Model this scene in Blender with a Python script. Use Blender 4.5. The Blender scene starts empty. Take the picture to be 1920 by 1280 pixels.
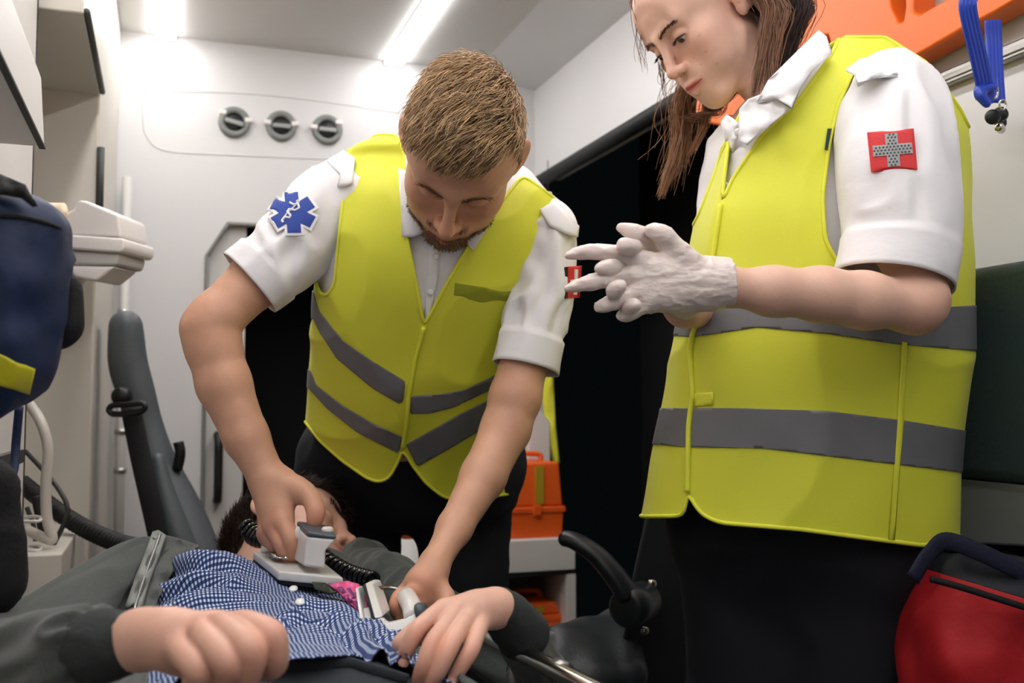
import bpy, bmesh, math
import numpy as np
from mathutils import Vector, Matrix
from mathutils.bvhtree import BVHTree
from mathutils.geometry import delaunay_2d_cdt

# ------------------------------------------------------------------ camera, world, exposure
SC = bpy.context.scene
COL = SC.collection
FPX = 1867.0                                   # focal length in pixels of the 1920x1280 frame (35 mm)
YAW, PITCH = math.radians(19.2), math.radians(3.5)
CAM = np.array([0.0, 0.0, 0.95])
cam_data = bpy.data.cameras.new('camera')
cam_data.sensor_width = 36.0
cam_data.lens = 36.0 * FPX / 1920.0
cam_data.clip_start = 0.05
cam_data.dof.use_dof = True
cam_data.dof.focus_distance = 1.27
cam_data.dof.aperture_fstop = 5.6
cam_obj = bpy.data.objects.new('camera', cam_data)
COL.objects.link(cam_obj)
cam_obj.location = CAM
cam_obj.rotation_euler = (math.radians(90) + PITCH, 0, -YAW)
SC.camera = cam_obj

world = bpy.data.worlds.new('night')
SC.world = world
world.use_nodes = True
world.node_tree.nodes['Background'].inputs[0].default_value = (0.35, 0.55, 0.6, 1)
world.node_tree.nodes['Background'].inputs[1].default_value = 0.004
SC.view_settings.view_transform = 'Standard'
SC.view_settings.look = 'None'
SC.view_settings.gamma = 1.0
SC.view_settings.use_curve_mapping = False
SC.view_settings.exposure = 0.0
LED = 24.0                                     # strength of the ceiling light strips

# ------------------------------------------------------------------ pixel helpers
cR = np.array([math.cos(YAW), -math.sin(YAW), 0.0])
cF = np.array([math.sin(YAW) * math.cos(PITCH), math.cos(YAW) * math.cos(PITCH), math.sin(PITCH)])
cU = np.cross(cR, cF)

def ray(px, py):
    px = np.asarray(px, float); py = np.asarray(py, float)
    return ((px - 960) / FPX)[..., None] * cR + ((640 - py) / FPX)[..., None] * cU + cF

def P(px, py, d):
    """the world point seen at pixel (px, py) at depth d along the camera axis"""
    return CAM + ray(px, py) * np.asarray(d, float)[..., None]

def proj(V):
    q = np.asarray(V, float) - CAM
    d = q @ cF
    return np.stack([960 + FPX * (q @ cR) / d, 640 - FPX * (q @ cU) / d, d], -1)

def onplane(px, py, axis, val):
    r = ray(px, py)
    return CAM + r * ((val - CAM[axis]) / r[axis])

def camvec(x, y, z):
    return x * cR + y * cU + z * cF

# ------------------------------------------------------------------ object helpers
def tag(o, label=None, cat=None, group=None, kind=None):
    if label: o['label'] = label
    if cat: o['category'] = cat
    if group: o['group'] = group
    if kind: o['kind'] = kind
    return o

def thing(name, label, cat, loc=(0, 0, 0), group=None):
    o = bpy.data.objects.new(name, None)
    COL.objects.link(o)
    o.location = [float(c) for c in loc]
    o.empty_display_size = 0.05
    return tag(o, label, cat, group)

def wloc(o):
    l = Vector((0, 0, 0))
    while o is not None:
        l = l + Vector(o.location); o = o.parent
    return l

def mesh_obj(name, V, F, mats, parent=None, smooth=True, uv=None, col=None, mi=None, world=True):
    """one mesh object; vertices are given in world space"""
    V = np.asarray(V, float)
    org = np.array(wloc(parent)) if parent is not None else np.zeros(3)
    me = bpy.data.meshes.new(name)
    F = [tuple(int(i) for i in f) for f in F] if not isinstance(F, np.ndarray) else F
    if isinstance(F, np.ndarray):
        me.vertices.add(len(V)); me.vertices.foreach_set('co', (V - org).ravel())
        n = F.shape[1]
        me.loops.add(F.size); me.loops.foreach_set('vertex_index', F.ravel().astype(np.int32))
        me.polygons.add(len(F))
        me.polygons.foreach_set('loop_start', np.arange(0, F.size, n, dtype=np.int32))
        me.update(calc_edges=True)
    else:
        me.from_pydata((V - org).tolist(), [], F)
    if not isinstance(mats, (list, tuple)): mats = [mats]
    for m in mats: me.materials.append(m)
    if mi is not None: me.polygons.foreach_set('material_index', np.asarray(mi, np.int32))
    me.polygons.foreach_set('use_smooth', np.full(len(me.polygons), bool(smooth)))
    if uv is not None:
        l = me.uv_layers.new(name='UVMap')
        vi = np.empty(len(me.loops), np.int32); me.loops.foreach_get('vertex_index', vi)
        l.data.foreach_set('uv', np.asarray(uv, float)[vi].ravel())
    if col is not None:
        a = me.color_attributes.new('Col', 'FLOAT_COLOR', 'POINT')
        c = np.ones((len(V), 4)); c[:, :3] = col
        a.data.foreach_set('color', c.ravel())
    me.validate(); me.update()
    o = bpy.data.objects.new(name, me)
    COL.objects.link(o)
    if parent is not None: o.parent = parent
    return o

class MB:
    """collects boxes, tubes and lathes into one mesh"""
    def __init__(s): s.V = []; s.F = []; s.n = 0
    def add(s, V, F):
        V = np.asarray(V, float).reshape(-1, 3)
        s.V.append(V); s.F += [tuple(int(i) + s.n for i in f) for f in F]; s.n += len(V)
        return s
    def box(s, lo, hi):
        (a, b, c), (d, e, f) = lo, hi
        return s.add([(a,b,c),(d,b,c),(d,e,c),(a,e,c),(a,b,f),(d,b,f),(d,e,f),(a,e,f)],
                     [(0,3,2,1),(4,5,6,7),(0,1,5,4),(1,2,6,5),(2,3,7,6),(3,0,4,7)])
    def hexa(s, pts):
        return s.add(pts, [(0,3,2,1),(4,5,6,7),(0,1,5,4),(1,2,6,5),(2,3,7,6),(3,0,4,7)])
    def prism(s, poly, off):
        """polygon (3D points) extruded by the vector off"""
        p = np.asarray(poly, float); n = len(p)
        F = [tuple(range(n))[::-1], tuple(range(n, 2 * n))] + [(i, (i + 1) % n, n + (i + 1) % n, n + i) for i in range(n)]
        return s.add(np.vstack([p, p + np.asarray(off, float)]), F)
    def tube(s, path, r, n=10, caps=True, sx=1.0, up=None):
        V, F, _ = sweep(path, r, n, caps, sx, up)
        return s.add(V, F)
    def build(s, name, mats, parent=None, smooth=False, bevel=0, seg=2, **kw):
        o = mesh_obj(name, np.vstack(s.V), s.F, mats, parent, smooth, **kw)
        if bevel:
            m = o.modifiers.new('bevel', 'BEVEL'); m.width = bevel; m.segments = seg; m.limit_method = 'ANGLE'
            m.angle_limit = math.radians(40)
            o.data.polygons.foreach_set('use_smooth', np.ones(len(o.data.polygons), bool))
            w = o.modifiers.new('wn', 'WEIGHTED_NORMAL'); w.keep_sharp = True
        return o

def spline(pts, n):
    """Catmull-Rom through the rows of pts, n samples in all"""
    p = np.asarray(pts, float)
    if len(p) == 2:
        t = np.linspace(0, 1, n)[:, None]; return p[0] * (1 - t) + p[1] * t
    q = np.vstack([2 * p[0] - p[1], p, 2 * p[-1] - p[-2]])
    t = np.linspace(0, len(p) - 1 - 1e-9, n)
    i = t.astype(int); f = (t - i)[:, None]
    a, b, c, d = q[i], q[i + 1], q[i + 2], q[i + 3]
    return 0.5 * (2 * b + (c - a) * f + (2 * a - 5 * b + 4 * c - d) * f ** 2 + (3 * b - a - 3 * c + d) * f ** 3)

def frames(path, up=None):
    T = np.gradient(path, axis=0); T /= np.linalg.norm(T, axis=1)[:, None] + 1e-12
    u = np.array(up, float) if up is not None else np.array([0, 0, 1.0])
    if abs(u @ T[0]) > 0.95: u = np.array([1.0, 0.3, 0])
    N = np.zeros_like(T)
    for i, t in enumerate(T):
        v = (u if (i == 0 or up is not None) else N[i - 1])
        v = v - t * (v @ t); N[i] = v / (np.linalg.norm(v) + 1e-12)
    return T, N, np.cross(T, N)

def sweep(path, r, n=10, caps=True, sx=1.0, up=None):
    path = np.asarray(path, float); m = len(path)
    r = np.broadcast_to(np.asarray(r, float), (m,)); sx = np.broadcast_to(np.asarray(sx, float), (m,))
    T, N, B = frames(path, up)
    a = np.linspace(0, 2 * np.pi, n, endpoint=False)
    V = path[:, None] + r[:, None, None] * (np.cos(a)[None, :, None] * N[:, None] + sx[:, None, None] * np.sin(a)[None, :, None] * B[:, None])
    V = V.reshape(-1, 3)
    F = [(i * n + j, i * n + (j + 1) % n, (i + 1) * n + (j + 1) % n, (i + 1) * n + j) for i in range(m - 1) for j in range(n)]
    if caps: F += [tuple(range(n))[::-1], tuple(range((m - 1) * n, m * n))]
    return V, F, (T, N, B)

def lathe(c, axis, prof, n=24):
    """prof: (radius, height) pairs along axis from c"""
    ax = np.asarray(axis, float); ax = ax / np.linalg.norm(ax)
    u = np.cross(ax, [0, 0, 1.0])
    if np.linalg.norm(u) < 0.1: u = np.cross(ax, [1.0, 0, 0])
    u /= np.linalg.norm(u); w = np.cross(ax, u)
    a = np.linspace(0, 2 * np.pi, n, endpoint=False)
    V = np.vstack([np.asarray(c) + ax * h + r * (np.cos(a)[:, None] * u + np.sin(a)[:, None] * w) for r, h in prof])
    m = len(prof)
    F = [(i * n + j, i * n + (j + 1) % n, (i + 1) * n + (j + 1) % n, (i + 1) * n + j) for i in range(m - 1) for j in range(n)]
    F += [tuple(range(n))[::-1], tuple(range((m - 1) * n, m * n))]
    return V, F

def grid_faces(m, n, closed=True):
    i = np.arange(m - 1)[:, None]; j = np.arange(n if closed else n - 1)[None, :]
    k = (j + 1) % n
    return np.stack([i * n + j, i * n + k, (i + 1) * n + k, (i + 1) * n + j], -1).reshape(-1, 4)

def solidify(o, t, offset=-1.0):
    m = o.modifiers.new('solid', 'SOLIDIFY'); m.thickness = t; m.offset = offset; m.use_even_offset = False
    return o

def subsurf(o, n=1):
    m = o.modifiers.new('sub', 'SUBSURF'); m.levels = n; m.render_levels = n
    return o

# ------------------------------------------------------------------ noise
def _hash(i, j, k, s):
    h = (i * 374761393 + j * 668265263 + k * 2147483647 + s * 974711) & 0xFFFFFFFF
    h = ((h ^ (h >> 13)) * 1274126177) & 0xFFFFFFFF
    return ((h ^ (h >> 16)) & 0xFFFF) / 32767.5 - 1.0

def noise(p, s=0):
    p = np.asarray(p, float); i = np.floor(p).astype(np.int64); f = p - i; f = f * f * (3 - 2 * f)
    r = 0
    for a in (0, 1):
        for b in (0, 1):
            for c in (0, 1):
                w = (f[..., 0] if a else 1 - f[..., 0]) * (f[..., 1] if b else 1 - f[..., 1]) * (f[..., 2] if c else 1 - f[..., 2])
                r = r + w * _hash(i[..., 0] + a, i[..., 1] + b, i[..., 2] + c, s)
    return r

# ------------------------------------------------------------------ materials
def lin(c):
    c = np.asarray(c, float) / 255.0
    return tuple(np.where(c <= 0.04045, c / 12.92, ((c + 0.055) / 1.055) ** 2.4))

def mat(name, rgb, rough=0.6, metal=0.0, bump=0.0, bscale=60.0, var=0.0, vscale=8.0, col=False, sss=0.0, spec=0.5,
        emit=0.0, sheen=0.0, coat=0.0, trans=0.0, alpha=1.0, stretch=None, bdist=0.004):
    m = bpy.data.materials.new(name); m.use_nodes = True
    nt = m.node_tree; N = nt.nodes; L = nt.links; b = N['Principled BSDF']
    c = (*lin(rgb), 1)
    b.inputs['Base Color'].default_value = c
    b.inputs['Roughness'].default_value = rough; b.inputs['Metallic'].default_value = metal
    b.inputs['Specular IOR Level'].default_value = spec
    b.inputs['Coat Weight'].default_value = coat
    b.inputs['Transmission Weight'].default_value = trans
    b.inputs['Alpha'].default_value = alpha
    if sheen: b.inputs['Sheen Weight'].default_value = sheen
    if sss:
        b.inputs['Subsurface Weight'].default_value = sss
        b.inputs['Subsurface Radius'].default_value = (0.008, 0.003, 0.0015); b.inputs['Subsurface Scale'].default_value = 1.0
    if emit:
        b.inputs['Emission Color'].default_value = c; b.inputs['Emission Strength'].default_value = emit
    tc = N.new('ShaderNodeTexCoord')
    src = tc.outputs['Object']
    if stretch:
        mp = N.new('ShaderNodeMapping'); mp.inputs['Scale'].default_value = stretch; L.new(src, mp.inputs[0]); src = mp.outputs[0]
    out = None
    if col:
        a = N.new('ShaderNodeAttribute'); a.attribute_name = 'Col'; out = a.outputs['Color']
    if var:
        t = N.new('ShaderNodeTexNoise'); t.inputs['Scale'].default_value = vscale; t.inputs['Detail'].default_value = 5
        L.new(src, t.inputs['Vector'])
        mr = N.new('ShaderNodeMapRange'); mr.inputs[3].default_value = 1 - var; mr.inputs[4].default_value = 1 + var
        mr.inputs[1].default_value = 0.3; mr.inputs[2].default_value = 0.7
        L.new(t.outputs[0], mr.inputs[0])
        mx = N.new('ShaderNodeVectorMath'); mx.operation = 'SCALE'
        if out is None:
            mx.inputs[0].default_value = c[:3]
        else: L.new(out, mx.inputs[0])
        L.new(mr.outputs[0], mx.inputs['Scale']); out = mx.outputs[0]
    if out is not None: L.new(out, b.inputs['Base Color'])
    if bump:
        t = N.new('ShaderNodeTexNoise'); t.inputs['Scale'].default_value = bscale; t.inputs['Detail'].default_value = 4
        L.new(src, t.inputs['Vector'])
        bp = N.new('ShaderNodeBump'); bp.inputs['Strength'].default_value = bump; bp.inputs['Distance'].default_value = bdist
        L.new(t.outputs[0], bp.inputs['Height']); L.new(bp.outputs[0], b.inputs['Normal'])
    return m
# ------------------------------------------------------------------ the setting
ZC = 0.95 + 1.095          # ceiling height
YB = 3.1                   # bulkhead
XR = 1.20                  # right wall
XL = -0.62                 # left wall (behind the cabinets)
YR = -0.9                  # unseen closed rear behind the camera
XH = 1.16                  # face of the header over the side door

M_wall = mat('white_panel', (210, 209, 209), 0.38, bump=0.05, bscale=40, var=0.02, vscale=3)
M_wall_grey = mat('grey_white_panel', (196, 194, 190), 0.5, bump=0.05, bscale=40)
M_ceil = mat('ceiling_panel', (208, 206, 202), 0.5, bump=0.04, bscale=30, var=0.02, vscale=2)
M_floor = mat('grey_vinyl_floor', (70, 74, 76), 0.6, bump=0.2, bscale=300, var=0.1, vscale=200)
M_black = mat('black_plastic', (12, 13, 14), 0.45, bump=0.1, bscale=250)
M_rubber = mat('black_rubber', (9, 10, 11), 0.6)
M_seam = mat('grey_sealant', (120, 119, 114), 0.7)
M_faint = mat('pressed_panel_edge', (205, 204, 202), 0.5)
M_alu = mat('brushed_aluminium', (180, 180, 178), 0.35, metal=1.0, bump=0.05, bscale=200)
M_chrome = mat('polished_steel', (205, 200, 192), 0.18, metal=1.0)
M_led = mat('led_diffuser', (255, 252, 252), 0.5, emit=LED)
M_dark = mat('unlit_black', (16, 18, 19), 0.8)  # near black stands in for darkness in the cab and outside
M_white_pl = mat('white_plastic', (232, 226, 222), 0.35, coat=0.1, var=0.02, vscale=10)

def struct(name, mb, m, parent=None, **kw):
    o = mb.build(name, m, parent, **kw)
    if parent is None: tag(o, kind='structure')
    return o

struct('floor', MB().box((XL - .05, YR, -0.05), (XR + .05, YB + .05, 0)), M_floor)
struct('ceiling', MB().box((XL - .05, YR, ZC), (XR + .05, YB + .05, ZC + .05)), M_ceil)
struct('wall_left', MB().box((XL - .05, YR, 0), (XL, YB, ZC)), M_wall)

struct('wall_rear', MB().box((XL, YR - .05, 0), (XR, YR, ZC)), mat('grey_rear_fill', (186, 186, 186), 0.6))  # unseen rear closed to bounce fill light, its grey set for that
# bulkhead with the opening to the cab
a = onplane(388, 480, 1, YB); b = onplane(428, 419, 1, YB)
DX0, DX1, DX2 = a[0], b[0], 0.98
DZ0, DZ1 = a[2], b[2]
wf = MB()
wf.box((XL, YB, 0), (DX0, YB + .05, ZC)); wf.box((DX2, YB, 0), (XR, YB + .05, ZC)); wf.box((DX0, YB, DZ1), (DX2, YB + .05, ZC))
wf.prism([(DX0, YB, DZ0), (DX0, YB, DZ1), (DX1, YB, DZ1)], (0, .05, 0))
struct('wall_front', wf, M_wall)
# rounded outlines pressed into the bulkhead
def groove(name, pts, r=0.004):
    w = np.array([onplane(x, y, 1, YB) for x, y in pts])
    return tag(MB().tube(spline(w, 60), r, 6).build(name, M_faint, None, True), kind='structure')
groove('trim_1', [(268, 170), (500, 178), (780, 215)], 0.0022)
groove('trim_2', [(268, 170), (268, 215), (275, 255), (310, 282), (420, 290), (640, 300), (720, 310)], 0.0022)
# frame of the opening
fr = [(DX0, YB - .004, 0), (DX0, YB - .004, DZ0), (DX1, YB - .004, DZ1), (DX2, YB - .004, DZ1)]
o = MB().tube(np.vstack([spline(np.array(fr[i:i + 2]), 6) for i in range(3)]), 0.006, 6).build('trim_3', M_seam, None, True)
tag(o, kind='structure')
# sliding door leaf in the opening
xe = onplane(459, 600, 1, YB + .03)[0]
do = MB().prism([(DX0 - .02, YB + .02, 0), (DX0 - .02, YB + .02, DZ0), (DX1, YB + .02, DZ1 + .01), (xe, YB + .02, DZ1 + .01), (xe, YB + .02, 0)], (0, .02, 0)).build('door_1', M_wall_grey)
tag(do, kind='structure')
h0 = onplane(409, 815, 1, YB); h1 = onplane(407, 938, 1, YB)
hp = spline(np.array([h0 + (0, .02, 0), h0 + (0, -.03, -.012), (h0 + h1) / 2 + (0, -.035, 0), h1 + (0, -.03, .012), h1 + (0, .02, 0)]), 24)
MB().tube(hp, 0.013, 10).build('door_handle', M_black, do, True)
# the cab behind the opening, a box painted near black as unlit
cab = MB()
cab.box((XL, YB + 1.0, 0), (XR, YB + 1.05, ZC)); cab.box((XL - .02, YB + .05, 0), (XL, YB + 1.0, ZC)); cab.box((XR, YB + .05, 0), (XR + .02, YB + 1.0, ZC))
cab.box((XL, YB + .05, ZC), (XR, YB + 1.0, ZC + .03)); cab.box((XL, YB + .05, -.03), (XR, YB + 1.0, 0))
struct('wall_cab', cab, M_dark)

# right wall with the open side door
SY0, SY1, SZ = 1.94, YB - .02, 1.70
wr = MB()
wr.box((XR, YR, 0), (XR + .05, SY0, ZC)); wr.box((XR, SY0, SZ), (XR + .05, YB, ZC)); 
struct('wall_right', wr, M_wall)
hd = MB().prism([(XH, YR, SZ), (XR, YR, SZ), (XR, YR, ZC), (.95, YR, ZC), (XH, YR, ZC - .045)], (0, YB - YR, 0))
struct('trim_4', hd, M_wall)
# rubber seal along the top and the sides of the side door
sl = MB().tube(np.array([(XH + .012, SY0 - .02, SZ - .012), (XH + .012, YB, SZ - .012)]), 0.022, 10)
struct('trim_5', sl, M_rubber, smooth=True)
struct('trim_6', MB().box((XR - .02, SY0 - .04, 0), (XR + .05, SY0, SZ)), M_wall)
struct('wall_night_sheet', MB().box((XR + .5, SY0 - .6, -.1), (XR + .52, YB + .3, ZC)), M_dark)  # near-black sheet added outside the open door as the night

# LED strips
xs = [onplane(310, 65, 2, ZC)[0], onplane(738, 115, 2, ZC)[0]]
for i, x in enumerate(xs):
    t = thing('ceiling_light', ['long white LED strip on the ceiling, the upright one at left', 'long white LED strip on the ceiling, the slanting one above the bending person'][i], 'ceiling light', (x, 1.0, ZC), 'LED strips on the ceiling')
    MB().box((x - .027, -.8, ZC - .012), (x + .027, YB - .012, ZC - .004)).build('diffuser', M_led, t)
    MB().box((x - .032, -.81, ZC - .004), (x + .032, YB - .005, ZC)).build('housing', M_wall, t)
    MB().box((x - .030, YB - .012, ZC - .016), (x + .030, YB - .004, ZC - .004)).build('glare_lip', M_wall, t)  # lip added to hold the strip's glare off the bulkhead

# air vents
M_ventrim = mat('grey_vent_ring', (124, 127, 124), 0.4)
M_ventfin = mat('pale_vent_fin', (150, 152, 150), 0.35)
M_ventdark = mat('dark_vent_bowl', (14, 17, 19), 0.5)
for i, (x, y) in enumerate([(439, 230), (527, 237), (613, 244)]):
    c = onplane(x, y, 1, YB)
    t = thing('air_vent', ['round grey air vent on the bulkhead, leftmost of three', 'round grey air vent on the bulkhead, middle of three', 'round grey air vent on the bulkhead, rightmost, nearest the shoulder'][i], 'air vent', c, 'round air vents')
    V, F = lathe(c, (0, -1, 0), [(.047, 0), (.047, .012), (.040, .016), (.029, .014), (.029, .002)], 32)
    mesh_obj('ring', V, F, M_ventrim, t)
    V, F = lathe(c, (0, -1, 0), [(.028, .003), (.028, .008), (.02, .012), (.004, .014)], 24)
    mesh_obj('bowl', V, F, M_ventdark, t)
    an = [0.2, 0.0, 0.03][i]
    u = np.array([math.cos(an), 0, -math.sin(an)]); w = np.array([math.sin(an), 0, math.cos(an)])
    q = c + (0, -.02, 0)
    MB().hexa([q + u * sx * .027 + w * (sz * .0065 - .003) + np.array([0, sy, 0]) for sz in (-1, 1) for sx, sy in ((-1, -.004), (1, -.004), (1, .012), (-1, .012))]).build('fin', M_ventfin, t, bevel=.002)
    for j, aa in enumerate([(2.4, .1), (2.9, .1), (.5, 2.95)][i]):
        e = c + np.array([math.cos(aa + .1), 0, math.sin(aa + .1)]) * .043 + (0, -.012, 0)
        MB().box(e - (.011, .006, .007), e + (.011, .008, .007)).build('stop', M_white_pl, t, bevel=.003)

# ------------------------------------------------------------------ left side
XF = -0.215                                     # face of the near cabinet column
YE = XF / math.tan(math.radians(19.2 - 25.93)) # its far edge
XW = -0.145                                    # face of the far cabinet
YN = 2.3                                       # far wall of the niche
M_cab = mat('cabinet_laminate', (205, 200, 188), 0.45, bump=0.03, bscale=60, var=0.02)
M_sealdark = mat('dark_grey_seal', (64, 66, 62), 0.6)
M_cab2 = mat('cabinet_white', (222, 219, 213), 0.42, var=0.02)
t = thing('tall_cabinet', 'tall white cabinet column at the left edge with a black edge strip', 'cabinet', (XF - .2, .6, 0))
MB().box((XL + .01, -.3, 0), (XF, YE - .02, ZC - .005)).build('body', M_cab2, t)
MB().box((XF - .03, YE - .02, 0.02), (XF + .001, YE - .010, ZC - .01)).build('edge_strip', M_rubber, t)
zt = onplane(130, 172, 1, YN)[2]
t = thing('overhead_locker', 'pale overhead locker above the niche on the left wall', 'locker', (-.35, 1.9, zt))
MB().box((XL + .01, YE, zt), (XW, YN + .002, ZC - .005)).build('body', M_cab, t, bevel=.004)
MB().tube(np.array([(XW + .004, YE + .01, zt + .008), (XW + .004, YN, zt + .006)]), .006, 8).build('seal', M_sealdark, t, True)
t = thing('wall_cabinet', 'pale floor to ceiling cabinet between the niche and the bulkhead', 'cabinet', (-.35, 2.7, 0))
MB().box((XL + .01, YN, 0), (XW, YB - .002, ZC - .005)).build('body', M_cab, t, bevel=.006)
MB().tube(np.array([(XW + .004, YN - .002, 1.36), (XW + .004, YN - .002, 1.50)]), .008, 8).build('seal', M_sealdark, t, True)
MB().tube(np.array([(XW + .03, YB - .05, .1), (XW + .03, YB - .05, 1.6)]), .014, 10).build('conduit', M_wall_grey, t, True)
for z in (.75, .86, 1.2): 
    MB().tube(np.array([(XW + .03, YB - .05, z), (XW + .03, YB - .05, z + .015)]), .018, 10).build('clip', M_alu, t, True)
# counter in the niche below
t = thing('side_counter', 'pale counter low in the niche behind the hoses', 'counter', (-.35, 2.0, 0))
MB().box((XL + .01, YE, 0), (XW - .01, YN - .003, .70)).build('body', M_cab, t, bevel=.004)
# ------------------------------------------------------------------ sculpting tools
def smin(a, b, k):
    if k <= 0: return np.minimum(a, b)
    h = np.maximum(k - np.abs(a - b), 0) / k
    return np.minimum(a, b) - h * h * k * 0.25

class Sdf:
    """smooth union / subtraction of tapered capsules and ellipsoids, meshed with surface nets"""
    def __init__(s): s.it = []
    def cap(s, a, b, ra, rb=None, k=0.0, op='+'):
        a = np.asarray(a, float); b = np.asarray(b, float); rb = ra if rb is None else rb
        r = max(ra, rb)
        s.it.append(('c', (a, b, ra, rb), np.minimum(a, b) - r, np.maximum(a, b) + r, k, op)); return s
    def chain(s, pts, rad, k=0.003):
        for i in range(len(pts) - 1): s.cap(pts[i], pts[i + 1], rad[i], rad[i + 1], k)
        return s
    def ell(s, c, r, k=0.0, op='+', R=None):
        c = np.asarray(c, float); r = np.asarray(r, float); R = np.eye(3) if R is None else np.asarray(R, float)
        e = np.sqrt(((R * r[:, None]) ** 2).sum(0))
        s.it.append(('e', (c, r, R), c - e, c + e, k, op)); return s
    def sub(s, g, k=0.0, op='+'):
        lo, hi = g.bounds(); s.it.append(('g', g, lo, hi, k, op)); return s
    def bounds(s):
        p = [i for i in s.it if i[5] == '+']
        return np.min([i[2] for i in p], 0), np.max([i[3] for i in p], 0)
    def grid(s, xs, h, cap=0.03):
        D = np.full([len(x) for x in xs], cap, np.float32)
        for kind, a, lo, hi, k, op in s.it:
            m = k + 3 * h
            sl = []
            for ax in range(3):
                i0 = np.searchsorted(xs[ax], lo[ax] - m); i1 = np.searchsorted(xs[ax], hi[ax] + m)
                sl.append(slice(i0, i1))
            if any(q.stop <= q.start for q in sl): continue
            sub = [xs[ax][sl[ax]].astype(np.float32) for ax in range(3)]
            X, Y, Z = sub[0][:, None, None], sub[1][None, :, None], sub[2][None, None, :]
            if kind == 'c':
                p, q, ra, rb = a; v = q - p; l2 = float(v @ v) + 1e-12
                x, y, z = X - p[0], Y - p[1], Z - p[2]
                t = np.clip((x * v[0] + y * v[1] + z * v[2]) / l2, 0, 1).astype(np.float32)
                d = np.sqrt((x - t * v[0]) ** 2 + (y - t * v[1]) ** 2 + (z - t * v[2]) ** 2) - (ra + (rb - ra) * t)
            elif kind == 'e':
                c, r, R = a
                x, y, z = X - c[0], Y - c[1], Z - c[2]
                u = [(x * R[i][0] + y * R[i][1] + z * R[i][2]) for i in range(3)]
                k0 = np.sqrt(sum((u[i] / r[i]) ** 2 for i in range(3))); k1 = np.sqrt(sum((u[i] / r[i] ** 2) ** 2 for i in range(3))) + 1e-9
                d = k0 * (k0 - 1) / k1
            else:
                d = a.grid(sub, h, cap)
            t = tuple(sl)
            if op == '+': D[t] = smin(D[t], d, k)
            else: D[t] = -smin(-D[t], d, k)
        return D
    def mesh(s, h):
        lo, hi = s.bounds(); lo = lo - 3 * h; hi = hi + 3 * h
        xs = [np.arange(lo[i], hi[i], h) for i in range(3)]
        return nets(s.grid(xs, h), lo, h)

def nets(D, org, h):
    s = D < 0
    c = np.zeros([n - 1 for n in D.shape], np.int8)
    offs = [(a, b, d) for a in (0, 1) for b in (0, 1) for d in (0, 1)]
    nx, ny, nz = c.shape
    for a, b, d in offs: c += s[a:a + nx, b:b + ny, d:d + nz]
    act = np.argwhere((c > 0) & (c < 8))
    ids = np.full(c.shape, -1, np.int64); ids[tuple(act.T)] = np.arange(len(act))
    val = np.stack([D[act[:, 0] + a, act[:, 1] + b, act[:, 2] + d] for a, b, d in offs], 1)
    acc = np.zeros((len(act), 3)); cnt = np.zeros(len(act))
    for i in range(8):
        for j in range(i + 1, 8):
            if sum(abs(offs[i][q] - offs[j][q]) for q in range(3)) != 1: continue
            va, vb = val[:, i], val[:, j]
            m = (va < 0) != (vb < 0)
            t = (va[m] / (va[m] - vb[m]))[:, None]
            acc[m] += np.array(offs[i]) * (1 - t) + np.array(offs[j]) * t; cnt[m] += 1
    V = org + (act + acc / cnt[:, None]) * h
    Q = []
    for ax in range(3):
        A = [slice(1, -1)] * 3; B = [slice(1, -1)] * 3
        A[ax] = slice(0, -1); B[ax] = slice(1, None)
        sa, sb = s[tuple(A)], s[tuple(B)]
        e = np.argwhere(sa != sb)
        fl = sa[tuple(e.T)]
        e = e.copy()
        for q in range(3):
            if q != ax: e[:, q] += 1
        u, v = [q for q in range(3) if q != ax]
        def cell(du, dv):
            g = e.copy(); g[:, u] += du; g[:, v] += dv
            return ids[tuple(g.T)]
        quad = np.stack([cell(-1, -1), cell(0, -1), cell(0, 0), cell(-1, 0)], 1)
        if ax == 1: fl = ~fl
        quad[~fl] = quad[~fl][:, ::-1]
        Q.append(quad)
    Q = np.vstack(Q); Q = Q[(Q >= 0).all(1)]
    return V, Q

def vnormals(V, F):
    n = np.cross(V[F[:, 2]] - V[F[:, 0]], V[F[:, -1]] - V[F[:, 1]])
    N = np.zeros_like(V)
    for i in range(F.shape[1]): np.add.at(N, F[:, i], n)
    return N / (np.linalg.norm(N, axis=1)[:, None] + 1e-12)

def smooth_brow(L, Q, it=40):
    """evens out the forehead above the brows"""
    w = (np.clip((L[:, 2] - .040) / .012, 0, 1) * np.clip((L[:, 1] - .02) / .02, 0, 1))[:, None]
    for _ in range(it): L = L * (1 - w) + w * relax(L, Q, 1, .6)
    return L

def relax(V, F, it=1, w=0.5):
    for _ in range(it):
        S = np.zeros_like(V); c = np.zeros(len(V)); n = F.shape[1]
        for i in range(n):
            a, b = F[:, i], F[:, (i + 1) % n]
            np.add.at(S, a, V[b]); np.add.at(c, a, 1); np.add.at(S, b, V[a]); np.add.at(c, b, 1)
        V = V * (1 - w) + w * S / np.maximum(c, 1)[:, None]
    return V

def join(parts):
    """(V, F) quad meshes into one"""
    Vs, Fs, n = [], [], 0
    for V, F in parts: Vs.append(V); Fs.append(F + n); n += len(V)
    return np.vstack(Vs), np.vstack(Fs)

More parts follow.
